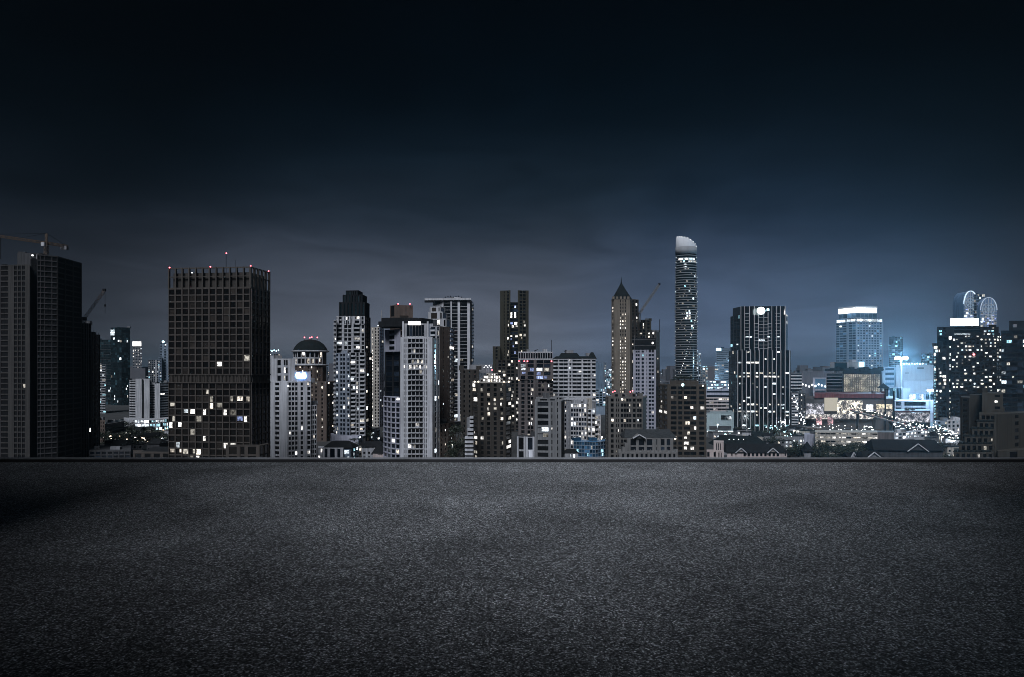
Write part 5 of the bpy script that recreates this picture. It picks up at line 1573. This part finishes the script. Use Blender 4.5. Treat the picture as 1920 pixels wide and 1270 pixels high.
# --- dark blue block at the right edge
b = Bld('dark_blue_edge_block', 'dark blue office block with long lit floor strips at the right edge', [(1878, 640), (1960, 640)])
block(b, [(1877, 650), (1990, 640)], 619, [dict(cols='g1' * 11, fh=4.2, wm=VDARK, gm=G_BLU, lp=.16, bh=1.4, bd=.3, lm=MIXC, half=.1, rows=lambda r, c: 3.5 if r in (2, 20) else (.15 if r > 12 else .8))], G_BLU, ybot=790, deep=25)
block(b, [(1892, 652), (1990, 646)], 601, [None], VDARK, ybase=620, deep=20, roofkit=1)
sign(b, 1900, 1906, 608, 614, 645, GREY, 'roof_panel')
# --- stepped dark terraces, lower right
b = Bld('terraced_dark_block', 'dark beige stepped block with planted terraces in the lower right corner', [(1790, 300), (1960, 300)])
TB = wall('dark_beige_render', (0.0270, 0.0243, 0.0207), streak=.35)
TB2 = wall('umber_render', (0.0189, 0.0167, 0.0139), streak=.35)
block(b, [(1802, 318), (1819, 312)], 746, [dict(cols='s1w2.4s1', nf=12, wm=TB, gm=G_BLK, lp=.1, bh=1.3, pd=.4, mg=.05)], TB, deep=14, roofkit=0)
block(b, [(1818, 324), (1842, 324)], 741, [None], TB2, deep=10, roofkit=0)
block(b, [(1841, 315), (1880, 312)], 738, [dict(cols='s5w2.4s1', nf=12, wm=TB, gm=G_BLK, lp=.05, bh=1.6, pd=.4, mg=.05)], TB, deep=14, roofkit=1)
block(b, [(1836, 303), (1868, 300), (1970, 320)], 777, [dict(cols='s.4w1w1w1s.3', nf=7, wm=TB, gm=G_BLK, lp=.12, bh=1.3, pd=.4), dict(cols='s3w1s2w1s3', nf=7, wm=TB, gm=G_BLK, lp=.25, bh=1.4, pd=.4, lm=MIXW)], TB, deep=12, roofkit=1)
for k, (x0, y0) in enumerate(((1832, 792), (1822, 806), (1808, 820), (1798, 834), (1788, 849))):
    d = 300 - k * 3
    block(b, [(x0, d), (1866 - k, d - 2)], y0, [dict(cols='s.4' + 'w1s.25' * (3 + k), nf=1, wm=TB, gm=G_BLK, lp=.14, bh=1.1, pd=.35)], TB, ybase=y0 + 14, ybot=y0 + 14, deep=14, roofkit=0, name='terrace')
    q0, q1 = P3(x0, y0, d), P3(1866 - k, y0, d)
    for j in range(7):
        pp = q0.lerp(q1, (j + .5) / 7)
        lathe(b.root, 'terrace_shrub', [(.01, -.2), (.7, .1), (.9, .5), (.5, 1.0), (.01, 1.15)], (pp.x, pp.y + .7, pp.z), TEALR, 6, 1.2 + .3 * (j % 3), .8)
block(b, [(1870, 296), (1975, 305)], 846, [dict(cols='s2w2s1w2s2w1s1', nf=1, wm=TB, gm=G_BLK, lp=.6, bh=1.1, lm=MIXW)], TB, ybot=868, deep=10, roofkit=0)
# --- white low block and lit lane left of it
b = Bld('white_window_block', 'small white block with square windows beneath the black hotel', [(1752, 540), (1800, 540)])
block(b, [(1752, 548), (1776, 545)], 790, [dict(cols='w1w1s1w1', fh=3, wm=BLUEW, gm=G_TEAL, lp=.35, bh=1, lm=MIXC)], BLUEW, deep=10, ybot=850)
block(b, [(1775, 540), (1800, 545)], 789, [dict(cols='s.3w1s.4w1s.4w1s.3', fh=3, wm=WHITE, gm=G_BLK, lp=.3, bh=1.1, lm=MIXC)], WHITE, deep=10, ybot=850)

# ================================================================== LOW HOUSES AT RIGHT
def house(name, label, verts, yeave, rise, wm, rm, deep=14, hip=0, gables=(), fac=None, d0=None):
    b = Bld(name, label, verts, cat='house')
    A, B = P2(*verts[0]), P2(*verts[-1])
    block(b, verts, yeave, [fac] if fac else [None], wm, deep=deep, roofkit=0)
    zt = PZ(yeave, min(v[1] for v in verts))
    gable(b.root, 'roof', A, B, deep, zt, rise, rm, over=1.0, hip=hip)
    u, n = outward(A, B)
    for gx, gw, gr in gables:
        front_gable(b.root, 'gable', gx, zt - .3, gw, gr, A + n * .6, n, u, deep * .4, wm, rm)
    return b


house('dark_hip_house', 'large dark hip-roofed villa with two white front gables', [(1363, 430), (1475, 430)], 848, 4.6, PINK, TILE, 14, 3,
      ((8.5, 6.0, 2.6), (28.5, 6.0, 2.6)), dict(cols='s1n1s3' + 'w1s.3' * 9 + 's1n1', nf=2, wm=PINK, gm=G_BLK, lp=.02, bh=1.2, pd=.4))
b = house('dark_long_roof', 'long dark green roof rising behind the white-gabled villa', [(1345, 470), (1440, 470)], 836, 6.0, GREY, TEALR, 18, 6)
for px in (1367, 1376, 1385, 1394):
    beacon(b, px, 824, 466, E_PIN, .22, 0)
b = Bld('pink_tower_house', 'small pink stepped tower house beside the white-gabled villa', [(1326, 420), (1358, 420)], cat='house')
block(b, [(1338, 424), (1357, 422)], 829, [dict(cols='s1n1n1n1s1', nf=2, wm=PINK, gm=G_BLK, lp=.2, bh=1.2)], PINK, deep=8, roofkit=0)
block(b, [(1325, 420), (1343, 420)], 846, [dict(cols='w1s1w1', nf=2, wm=PINK, gm=G_BLK, lp=.05, bh=1.2)], PINK, deep=8, roofkit=0)
block(b, [(1342, 416), (1357, 416)], 846, [dict(cols='s1n1n1n1s1', nf=1, wm=PINK, gm=G_BLK, lp=.0, bh=.8)], PINK, deep=5, roofkit=0)
house('temple_roof_hall', 'long dark temple-like hall roof with a wide pale front gable', [(1640, 440), (1768, 436)], 845, 6.0, DGREY, TILE, 16, 2, ((26, 11, 4.2),))
house('small_gabled_house', 'small dark house with a pale gable left of the temple-like hall', [(1620, 410), (1655, 410)], 858, 3.5, GREY, TILE, 10, 2, ((5.5, 8, 3.2),))
house('tiny_white_gable', 'tiny house with a sharp white-edged gable among the trees', [(1592, 420), (1606, 420)], 858, 2.5, WHITE, VDARK, 8, 0, ((2.3, 3.6, 3.2),))
b = house('dark_turret_house', 'dark turret house with a pointed roof at the edge of the bright lane', [(1508, 440), (1520, 440)], 846, .6, GREY, TILE, 6, 0)
cx_, cy_, zz_ = PX(1514, 443), 443, PZ(846, 440)
mesh(b.root, 'turret_roof', [(cx_ - 3, 440, zz_), (cx_ + 3, 440, zz_), (cx_ + 3, 447, zz_), (cx_ - 3, 447, zz_), (cx_, 443.5, zz_ + 6)], [(0, 1, 4), (1, 2, 4), (2, 3, 4), (3, 0, 4), (3, 2, 1, 0)], TILE)
# pavilion roof on top of the mall terrace
b = Bld('roof_pavilion', 'small pavilion with a pointed roof beside the glowing lattice front', [(1652, 690), (1666, 690)], cat='pavilion')
block(b, [(1654, 690), (1665, 690)], 728, [dict(cols='w1w1w1', nf=2, wm=TAN, gm=G_BRN, lp=.3, bh=.8)], TAN, deep=6, roofkit=0)
cx_, zz_ = PX(1659.5, 690), PZ(728, 690)
mesh(b.root, 'roof', [(cx_ - 4.2, 688, zz_), (cx_ + 4.2, 688, zz_), (cx_ + 4.2, 698, zz_), (cx_ - 4.2, 698, zz_), (cx_, 693, zz_ + 5)], [(0, 1, 4), (1, 2, 4), (2, 3, 4), (3, 0, 4), (3, 2, 1, 0)], TILE)

# ================================================================== STREETS AND LAMPS
RD = wall('road_asphalt', (0.0385, 0.0385, 0.0406), streak=0, scale=.2)
PAVE = wall('pale_paving', (0.1800, 0.1800, 0.1860), streak=0, scale=.2)


def strip(name, a, b_, w, mat, z):
    a, b_ = Vector(a), Vector(b_)
    u = (b_ - a).normalized()
    n = Vector((-u.y, u.x)) * w / 2
    o = mesh(None, name, [(*(a + n), z), (*(a - n), z), (*(b_ - n), z), (*(b_ + n), z)], [(0, 1, 2, 3)], mat)
    return tag(o, kind='structure')


strip('road', P2(1480, 590), P2(1960, 560), 16, RD, .006)
strip('pavement', P2(1480, 575), P2(1960, 545), 8, PAVE, .012)
strip('side_road', P2(1700, 620), P2(1800, 470), 9, PAVE, .018)
strip('left_street', P2(150, 560), P2(340, 600), 14, RD, .006)
strip('left_pavement', P2(150, 540), P2(340, 575), 7, PAVE, .012)
strip('back_road', P2(1320, 690), P2(1530, 670), 14, PAVE, .006)


def street_lamp(px, d, label, h=8.0, group='street lamps', power=2500, col=(1, .93, .84)):
    p = P2(px, d)
    t = thing('street_lamp', label, 'street lamp', (p.x, p.y, 0), group)
    box(t, 'pole', METAL, (p.x, p.y, h / 2), (.2, .2, h))
    box(t, 'arm', METAL, (p.x, p.y - .8, h), (.14, 1.8, .14))
    lathe(t, 'lamp_globe', [(.01, -.35), (.4, -.2), (.5, 0), (.35, .25), (.01, .35)], (p.x, p.y - 1.6, h - .35), E_STREET, 8)
    ld = bpy.data.lights.new('street_light', 'POINT')
    ld.energy = power
    ld.color = col
    ld.shadow_soft_size = .5
    link('street_light', ld, t, Matrix.Translation((p.x, p.y - 1.6, h - 1.2)))


WH = (.85, .94, 1.0)
SL = 'glaring street lamp '
for px, d, where, h, pw in ((1468, 640, 'at the foot of the black fin tower', 10, 9000), (1488, 560, 'on the bright lane below the lattice block', 9, 9000), (1505, 520, 'beside the dark turret house', 8, 6000),
                            (1700, 545, 'in front of the lit arcade', 8, 5000), (1765, 520, 'on the bright lane below the white window block', 8, 9000), (1785, 500, 'next to the stepped terraces', 7, 6000),
                            (250, 590, 'under the lit podium at left', 8, 9000), (305, 520, 'before the foot of the brown tower at left', 7, 7000), (205, 560, 'by the car park at far left', 7, 5000),
                            (1128, 440, 'warm, right of the bright stepped wing', 16, 3500), (1345, 620, 'by the blank box store', 9, 9000), (708, 470, 'behind the pink gabled house', 9, 5000), (848, 430, 'between the trees left of the lit-roof hotel', 12, 2500),
                            (1120, 470, 'warm, high behind the bright stepped wing', 22, 2500), (1560, 590, 'in front of the mall', 9, 5000), (1620, 600, 'under the round mall emblem', 9, 5000)):
    street_lamp(px, d, SL + where, h, power=pw * (.35 if px < 400 else .8), col=(1, .82, .6) if 'warm' in where else WH)

# ---- cars on the road
CARM = [wall('car_paint_' + n, c, rough=.35, streak=0, var=.05, spec=.5) for n, c in (('white', (.5, .5, .5)), ('grey', (.12, .12, .13)), ('black', (.02, .02, .02)), ('red', (.2, .03, .03)))]
E_HEAD = lit('headlamp', (1, .97, .9), 9.0, room=False)
E_TAIL = lit('tail_lamp', (1, .1, .06), 4.0, room=False)


def car(p, z, ang, pitch, mat, label):
    t = thing('car', label, 'car', (p.x, p.y, z), 'cars on the sloping flyover')
    M = Matrix.Translation((p.x, p.y, z)) @ Matrix.Rotation(ang, 4, 'Z') @ Matrix.Rotation(pitch, 4, 'Y')
    W = lambda x, y, zz: M @ Vector((x, y, zz))
    body = [(-2.2, .45), (-2.2, .9), (-1.2, 1.0), (1.0, .98), (2.1, .85), (2.2, .45)]
    cab = [(-1.7, .96), (-1.2, 1.45), (.4, 1.45), (1.1, .96)]
    for nm, pr, hw_, m in (('body', body, .88, mat), ('cabin', cab, .74, G_BLK)):
        k = len(pr)
        v = [W(x, -hw_, z_) for x, z_ in pr] + [W(x, hw_, z_) for x, z_ in pr]
        mesh(t, nm, v, [tuple(range(k)), tuple(range(2 * k - 1, k - 1, -1))] + [(i, (i + 1) % k, k + (i + 1) % k, k + i) for i in range(k)], m)
    for x in (-1.35, 1.35):
        for y in (-.8, .8):
            v = [W(x + .32 * math.cos(i * math.pi / 5), y + s_, .32 + .32 * math.sin(i * math.pi / 5)) for s_ in (-.1, .1) for i in range(10)]
            mesh(t, 'wheel', v, [tuple(range(10)), tuple(range(19, 9, -1))] + [(i, (i + 1) % 10, 10 + (i + 1) % 10, 10 + i) for i in range(10)], VDARK)
    for y in (-.6, .6):
        box(t, 'headlight', E_HEAD, W(2.2, y, .72), (.12, .34, .22), ang)
        box(t, 'taillight', E_TAIL, W(-2.2, y, .8), (.1, .34, .2), ang)


# sloping flyover in front of the mall
fa, fb = P3(1596, 770, 610), P3(1752, 812, 592)
fu = (fb - fa).normalized()
fn = Vector((-fu.y, fu.x, 0)).normalized()
fly = thing('flyover', 'sloping lit flyover running down in front of the mall', 'flyover', (fa.x, fa.y, 0))


def slab(parent, name, off, w, t0, t1, mat):
    v = []
    for p in (fa, fb):
        for s_ in (-w / 2, w / 2):
            for z_ in (t0, t1):
                q_ = p + fn * (off + s_)
                v.append((q_.x, q_.y, q_.z + z_))
    return mesh(parent, name, v, [(0, 1, 3, 2), (4, 6, 7, 5), (0, 4, 5, 1), (2, 3, 7, 6), (0, 2, 6, 4), (1, 5, 7, 3)], mat)


slab(fly, 'deck', 0, 12, -1.0, 0, DGREY)
slab(fly, 'barrier', -5.8, .3, 0.01, .8, PAVE)
slab(fly, 'barrier', 5.8, .3, 0.01, .8, PAVE)
for k in range(5):
    p = fa.lerp(fb, (k + .4) / 5)
    box(fly, 'pier', DGREY, (p.x, p.y, (p.z - 1.2) / 2), (1.1, 3, max(.5, p.z - 1.2)))
for k in range(24):
    p = fa.lerp(fb, (k + .5) / 24) + fn * 5.9
    box(fly, 'lamp_post', METAL, (p.x, p.y, p.z + 2), (.12, .12, 4))
    lathe(fly, 'lamp_globe', [(.01, -.3), (.32, 0), (.01, .3)], (p.x, p.y, p.z + 4.1), E_STREET, 6)
rnd = random.Random(21)
cn = ['white', 'grey', 'black', 'red']
pit = -math.asin(fu.z)
used = {}
for k in range(16):
    t_ = (k + rnd.uniform(.2, .7)) / 16
    ln = k % 2
    p = fa.lerp(fb, t_) + fn * (2.8 if ln else -2.8)
    mi = rnd.choice([0, 0, 1, 1, 2, 3])
    where = 'near the top' if t_ < .33 else ('half way down' if t_ < .66 else 'near the foot')
    car(p, p.z, math.atan2(fu.y, fu.x) + (math.pi if ln else 0), pit if not ln else -pit, CARM[mi],
        '%s car %s on the flyover, %s' % (cn[mi], 'climbing' if ln else 'driving down', where))

# ---- dense low houses
def low_house(px, d, w, h, dp, rise, wm, rm, label, group, lp):
    A, B = P2(px, d), P2(px, d) + Vector((w, rnd.uniform(-2, 2)))
    t = thing('low_house', label, 'house', (A.x, A.y, 0), group)
    u, n = outward(A, B)
    rz = math.atan2(u.y, u.x)
    c = (A + B) / 2 - n * dp / 2
    box(t, 'wall', wm, (c.x, c.y, h / 2), ((B - A).length, dp, h), rz)
    if rise > 0:
        gable(t, 'roof', A, B, dp, h + .3, rise, rm, over=.5, hip=rnd.choice([0, 0, 2]))
    else:
        box(t, 'roof', rm, (c.x, c.y, h + .2), ((B - A).length + .6, dp + .6, .4), rz)
        box(t, 'roof_tank', METAL, (c.x + 1, c.y, h + 1.2), (1.6, 1.6, 1.6), rz)
    nfl_ = max(1, int(h / 3))
    nb_ = max(2, int(w / 2.6))
    for i in range(nb_):
        for j in range(nfl_):
            cc = A + u * ((i + .5) * w / nb_) + n * .05
            m_ = rnd.choice([L_WHITE, L_COOL, L_WARM, L_DIM]) if rnd.random() < lp else G_BLK
            box(t, 'window', m_, (cc.x, cc.y, j * 3 + 1.9), (1.3, .12, 1.3), rz)


for (x0, x1, d0, d1, n_, lab, grp, lp) in (
        (188, 318, 455, 500, 9, 'small low house in the dark rows nearest the deck, left of the brown tower', 'low houses near left', .15), (188, 318, 510, 620, 10, 'small low house in the back rows left of the brown tower', 'low houses far left', .3),
        (1478, 1530, 470, 600, 8, 'small low house along the bright lane right of the black fin tower', 'low houses by the bright lane', .6), (1330, 1480, 500, 590, 10, 'small low house between the dark villa roofs and the black fin tower', 'low houses under the black tower', .35),
        (1745, 1800, 450, 540, 7, 'small low house by the lane under the white window block', 'low houses by the right lane', .5), (594, 720, 440, 470, 5, 'small low house squeezed behind the white-framed house', 'low houses mid left', .3)):
    for k in range(n_):
        d = d0 + (d1 - d0) * rnd.random()
        low_house(x0 + (x1 - x0) * (k + rnd.random() * .6) / n_, d, rnd.uniform(7, 13), rnd.uniform(4, 9), rnd.uniform(7, 10), rnd.choice([0, 2.2, 3.0]), rnd.choice([PALE, GREY, CREAM, DGREY, BRICK]), rnd.choice([TILE, VDARK, METAL, TEALR]), lab, grp, lp)

# ================================================================== TREES
LEAF = newmat('night_leaves')
m, t, o = LEAF
oi = N(t, 'ShaderNodeNewGeometry')
r_ = ramp(t, [(0, (.005, .008, .005)), (.6, (.013, .019, .011)), (1, (.028, .036, .021))])
t.links.new(oi.outputs['Random Per Island'], r_.inputs[0])
bs = N(t, 'ShaderNodeBsdfPrincipled')
bs.inputs['Roughness'].default_value = .6
t.links.new(r_.outputs[0], bs.inputs['Base Color'])
t.links.new(bs.outputs[0], o.inputs[0])
LEAF = m
BARK = wall('bark', (.05, .04, .03), streak=.2, scale=2)


def crown_mesh(seed, n=620):
    rn_ = random.Random(seed)
    lobes = [(Vector((rn_.uniform(-.6, .6), rn_.uniform(-.6, .6), rn_.uniform(-.25, .55))), rn_.uniform(.32, .55)) for _ in range(9)]
    v, f = [], []
    for i in range(n):
        c, r = rn_.choice(lobes)
        dv = Vector((rn_.gauss(0, 1), rn_.gauss(0, 1), rn_.gauss(0, 1))).normalized() * r * rn_.uniform(.55, 1.05)
        p = c + dv
        s = rn_.uniform(.05, .11)
        a = Vector((rn_.gauss(0, 1), rn_.gauss(0, 1), rn_.gauss(0, .6))).normalized()
        w = a.cross(Vector((rn_.gauss(0, 1), rn_.gauss(0, 1), rn_.gauss(0, 1)))).normalized()
        k = len(v)
        v += [p - a * s, p + w * s * .6, p + a * s * 1.1, p - w * s * .6]
        f.append((k, k + 1, k + 2, k + 3))
    me = bpy.data.meshes.new('crown')
    me.from_pydata([tuple(x) for x in v], [], f)
    me.materials.append(LEAF)
    return me


def trunk_mesh(seed):
    rn_ = random.Random(seed)
    v, f = [], []

    def limb(a, b_, r0, r1):
        q = (b_ - a).to_track_quat('Z', 'Y')
        k = len(v)
        for p, r in ((a, r0), (b_, r1)):
            for i in range(6):
                v.append(tuple(p + q @ Vector((r * math.cos(i * math.pi / 3), r * math.sin(i * math.pi / 3), 0))))
        for i in range(6):
            f.append((k + i, k + (i + 1) % 6, k + 6 + (i + 1) % 6, k + 6 + i))
    fork = Vector((rn_.uniform(-.05, .05), rn_.uniform(-.05, .05), -.55))
    limb(Vector((0, 0, -1.6)), fork, .09, .06)
    for i in range(5):
        a = i * 1.26 + rn_.uniform(-.3, .3)
        limb(fork, Vector((.5 * math.cos(a), .5 * math.sin(a), rn_.uniform(-.1, .4))), .045, .015)
    me = bpy.data.meshes.new('trunk')
    me.from_pydata(v, [], f)
    me.materials.append(BARK)
    return me


CROWNS = [crown_mesh(s) for s in range(5)]
TRUNKS = [trunk_mesh(s) for s in range(3)]
tcount = 0


def tree(px, ytop, d, w, label, z0=0.0, group='dark street trees'):
    """w: crown width in metres; top at photo row ytop"""
    global tcount
    zt = PZ(ytop, d)
    p = P2(px, d)
    rad = w / 2
    h = zt - z0
    sz = min(rad, h / 2.0)
    t = thing('tree', label, 'tree', (p.x, p.y, z0), group)
    cz = zt - sz * .95
    rot = tcount * 1.7
    k = (cz - z0) / 1.6
    link('trunk', TRUNKS[tcount % 3], t, Matrix.Translation((p.x, p.y, cz)) @ Matrix.Rotation(rot, 4, 'Z') @ Matrix.Diagonal((rad, rad, k, 1)))
    link('crown', CROWNS[tcount % 5], t, Matrix.Translation((p.x, p.y, cz)) @ Matrix.Rotation(rot, 4, 'Z') @ Matrix.Diagonal((rad, rad, sz, 1)))
    tcount += 1


for px, y, d, w, lab in (
        (232, 789, 640, 17, 'broad dark tree in front of the lit podium at left'), (214, 800, 600, 12, 'dark tree between the car park and the broad tree'), (255, 808, 600, 14, 'dark tree under the bright podium windows'),
        (282, 812, 580, 14, 'dark tree left of the brown tower foot'), (305, 806, 560, 12, 'dark tree touching the brown tower on its left'), (200, 828, 520, 12, 'low dark tree above the flat-roofed house at far left'), (262, 826, 500, 14, 'low dark tree above the pillared pavilion'), (235, 820, 540, 12, 'dark tree in the middle of the left street'),
        (854, 795, 415, 9, 'dark tree beside the lower brown wing'), (858, 820, 405, 11, 'lower dark tree left of the white balcony stack'), (846, 838, 400, 8, 'small dark tree at the roof edge near the balcony stack'),
        (1395, 800, 600, 13, 'round dark tree at the left foot of the black fin tower'), (1413, 803, 590, 12, 'round dark tree under the middle of the black fin tower'), (1436, 806, 585, 10, 'dark tree at the right foot of the black fin tower'),
        (1481, 838, 460, 10, 'dark tree right of the white-gabled villa'), (1497, 842, 450, 12, 'dark tree before the bright lane'), (1530, 846, 440, 11, 'dark tree right of the turret house'), (1545, 838, 460, 9, 'thin dark tree against the parking deck'), (1556, 848, 430, 10, 'low dark tree below the thin tree'),
        (1572, 836, 445, 12, 'bushy dark tree in the middle of the tree row'), (1590, 836, 445, 11, 'bushy dark tree above the tiny white gable'), (1610, 846, 430, 12, 'dark tree left of the small gabled house'), (1630, 834, 460, 12, 'dark tree behind the small gabled house'), (1642, 840, 452, 9, 'dark tree at the left end of the temple-like roof'),
        (1762, 795, 520, 9, 'dark tree in front of the white window block'), (1778, 850, 420, 10, 'dark tree between the temple-like roof and the terraces'), (1480, 806, 640, 8, 'small tree lit by the lamps right of the black fin tower'),
        (690, 806, 500, 7, 'dark tree on the podium of the stepped-crown tower'), (664, 822, 470, 8, 'dark shrubby tree on the terrace below the stepped-crown tower')):
    w *= 1.25
    tree(px, y, d, w, lab, z0=PZ(826, 500) if px in (690,) else (PZ(841, 430) if px == 664 else 0.0))
rnd = random.Random(17)
for (x0, x1, d0, d1, n_, lab, grp) in ((190, 318, 470, 600, 22, 'dark tree in the dense grove left of the brown tower', 'grove left of the brown tower'), (1476, 1640, 448, 468, 20, 'dark tree in the row below the pale parking deck', 'tree row below the parking deck'),
                                       (1440, 1500, 500, 600, 8, 'dark tree beside the bright lane', 'trees by the bright lane'), (1650, 1790, 450, 480, 8, 'dark tree behind the temple-like roof', 'trees behind the temple-like roof')):
    for k in range(n_):
        d = d0 + (d1 - d0) * rnd.random()
        hgt = rnd.uniform(7, 12)
        tree(x0 + (x1 - x0) * (k + rnd.random()) / n_, 690 + (60 - hgt) / d * F, d, rnd.uniform(8, 14), lab, group=grp)
zr = PZ(714, 450)
for i, (px, y, w) in enumerate(((1262, 711, 7), (1272, 706, 8), (1283, 704, 9), (1294, 707, 8), (1303, 711, 7))):
    tree(px, y, 455, w, ['leftmost', 'second', 'middle, tallest', 'fourth', 'rightmost'][i] + ' tree of the roof garden below the curved tower', z0=zr, group='roof garden trees')
for i, (px, y) in enumerate(((826, 788), (836, 790), (846, 792))):
    tree(px, y, 445, 4, ['left', 'middle', 'right'][i] + ' small roof tree on the lower brown wing', z0=PZ(795, 445), group='roof trees on the brown wing')

# strings of small lamps hung over the lanes and terraces
rnd = random.Random(29)
for nm, lab, mat_, spans in (('cyan_string_lights', 'strings of tiny cyan-white lamps at the foot of the black fin tower', E_CYAN, ((1436, 806, 1492, 812, 600, 46, 9), (1470, 818, 1520, 838, 520, 40, 10), (1330, 812, 1372, 826, 610, 16, 6))),
                              ('shop_string_lights', 'strings of tiny white lamps over the lanes right of the mall', E_PIN, ((1676, 796, 1750, 806, 585, 40, 6), (1748, 800, 1796, 822, 500, 44, 8), (1512, 800, 1640, 806, 600, 50, 7), (1488, 745, 1510, 800, 612, 34, 8))),
                              ('left_string_lights', 'strings of tiny pale lamps along the street left of the brown tower', E_PINW, ((200, 822, 318, 834, 500, 26, 8), (236, 803, 318, 807, 630, 18, 4)))):
    its = []
    for x0, y0, x1, y1, d, n_, jit in spans:
        for k in range(n_):
            f_ = rnd.random()
            pt = P3(x0 + (x1 - x0) * f_, y0 + (y1 - y0) * f_ + rnd.uniform(-jit, jit), d + rnd.uniform(-6, 6))
            s = rnd.uniform(.22, .6)
            its.append(((pt.x, pt.y, max(pt.z, .6)), (s * rnd.uniform(1, 2), s, s), 0))
    o = boxes(None, nm, mat_, its, 'stuff')
    tag(o, lab, 'string lights')

# ================================================================== FAR CITY
rnd = random.Random(3)
items, lights, lightsw = [], [], []
for k in range(2600):
    d = 1350 + 5200 * rnd.random() ** 1.4
    px = rnd.uniform(-60, 1980)
    p = P2(px, d)
    h = rnd.uniform(6, 22) + (rnd.random() ** 12) * 60
    w = rnd.uniform(12, 45)
    items.append(((p.x, p.y, h / 2), (w, rnd.uniform(12, 40), h), rnd.uniform(-.4, .4)))
    for j in range(rnd.choice([0, 1, 1, 2])):
        s = .00065 * d * rnd.uniform(.5, 1.3)
        (lights if rnd.random() < .6 else lightsw).append(((p.x + rnd.uniform(-w, w), p.y - 24, rnd.uniform(2, h + 4)), (s, s, s), 0))
o = boxes(None, 'distant_city', wall('distant_city_wall', (0.0780, 0.0780, 0.0900), streak=0), items, 'stuff')
tag(o, 'far low rooftops of the city reaching the horizon', 'city')
o = boxes(None, 'distant_city_lamps', E_PIN, lights, 'stuff')
tag(o, 'cold white specks of far city lamps near the horizon', 'city lights')
o = boxes(None, 'distant_warm_lamps', E_PINW, lightsw, 'stuff')
tag(o, 'warm specks of far city lamps near the horizon', 'city lights')

# ================================================================== NIGHT HAZE
if HAZE > 0:
    hm, t, o = newmat('haze_air')
    pv = N(t, 'ShaderNodeVolumePrincipled')
    pv.inputs['Color'].default_value = (.5, .79, 1.0, 1)
    pv.inputs['Density'].default_value = HAZE
    pv.inputs['Anisotropy'].default_value = 0.72
    t.links.new(pv.outputs[0], o.inputs['Volume'])
    hb = mesh(None, 'haze', [(x, y, z) for x in (-9500, 9500) for y in (-400, 12500) for z in (-1, 232)],
              [(0, 1, 3, 2), (4, 6, 7, 5), (0, 4, 5, 1), (2, 3, 7, 6), (0, 2, 6, 4), (1, 5, 7, 3)], hm)
    tag(hb, 'thin bluish night haze over the whole city', 'haze', kind='stuff')
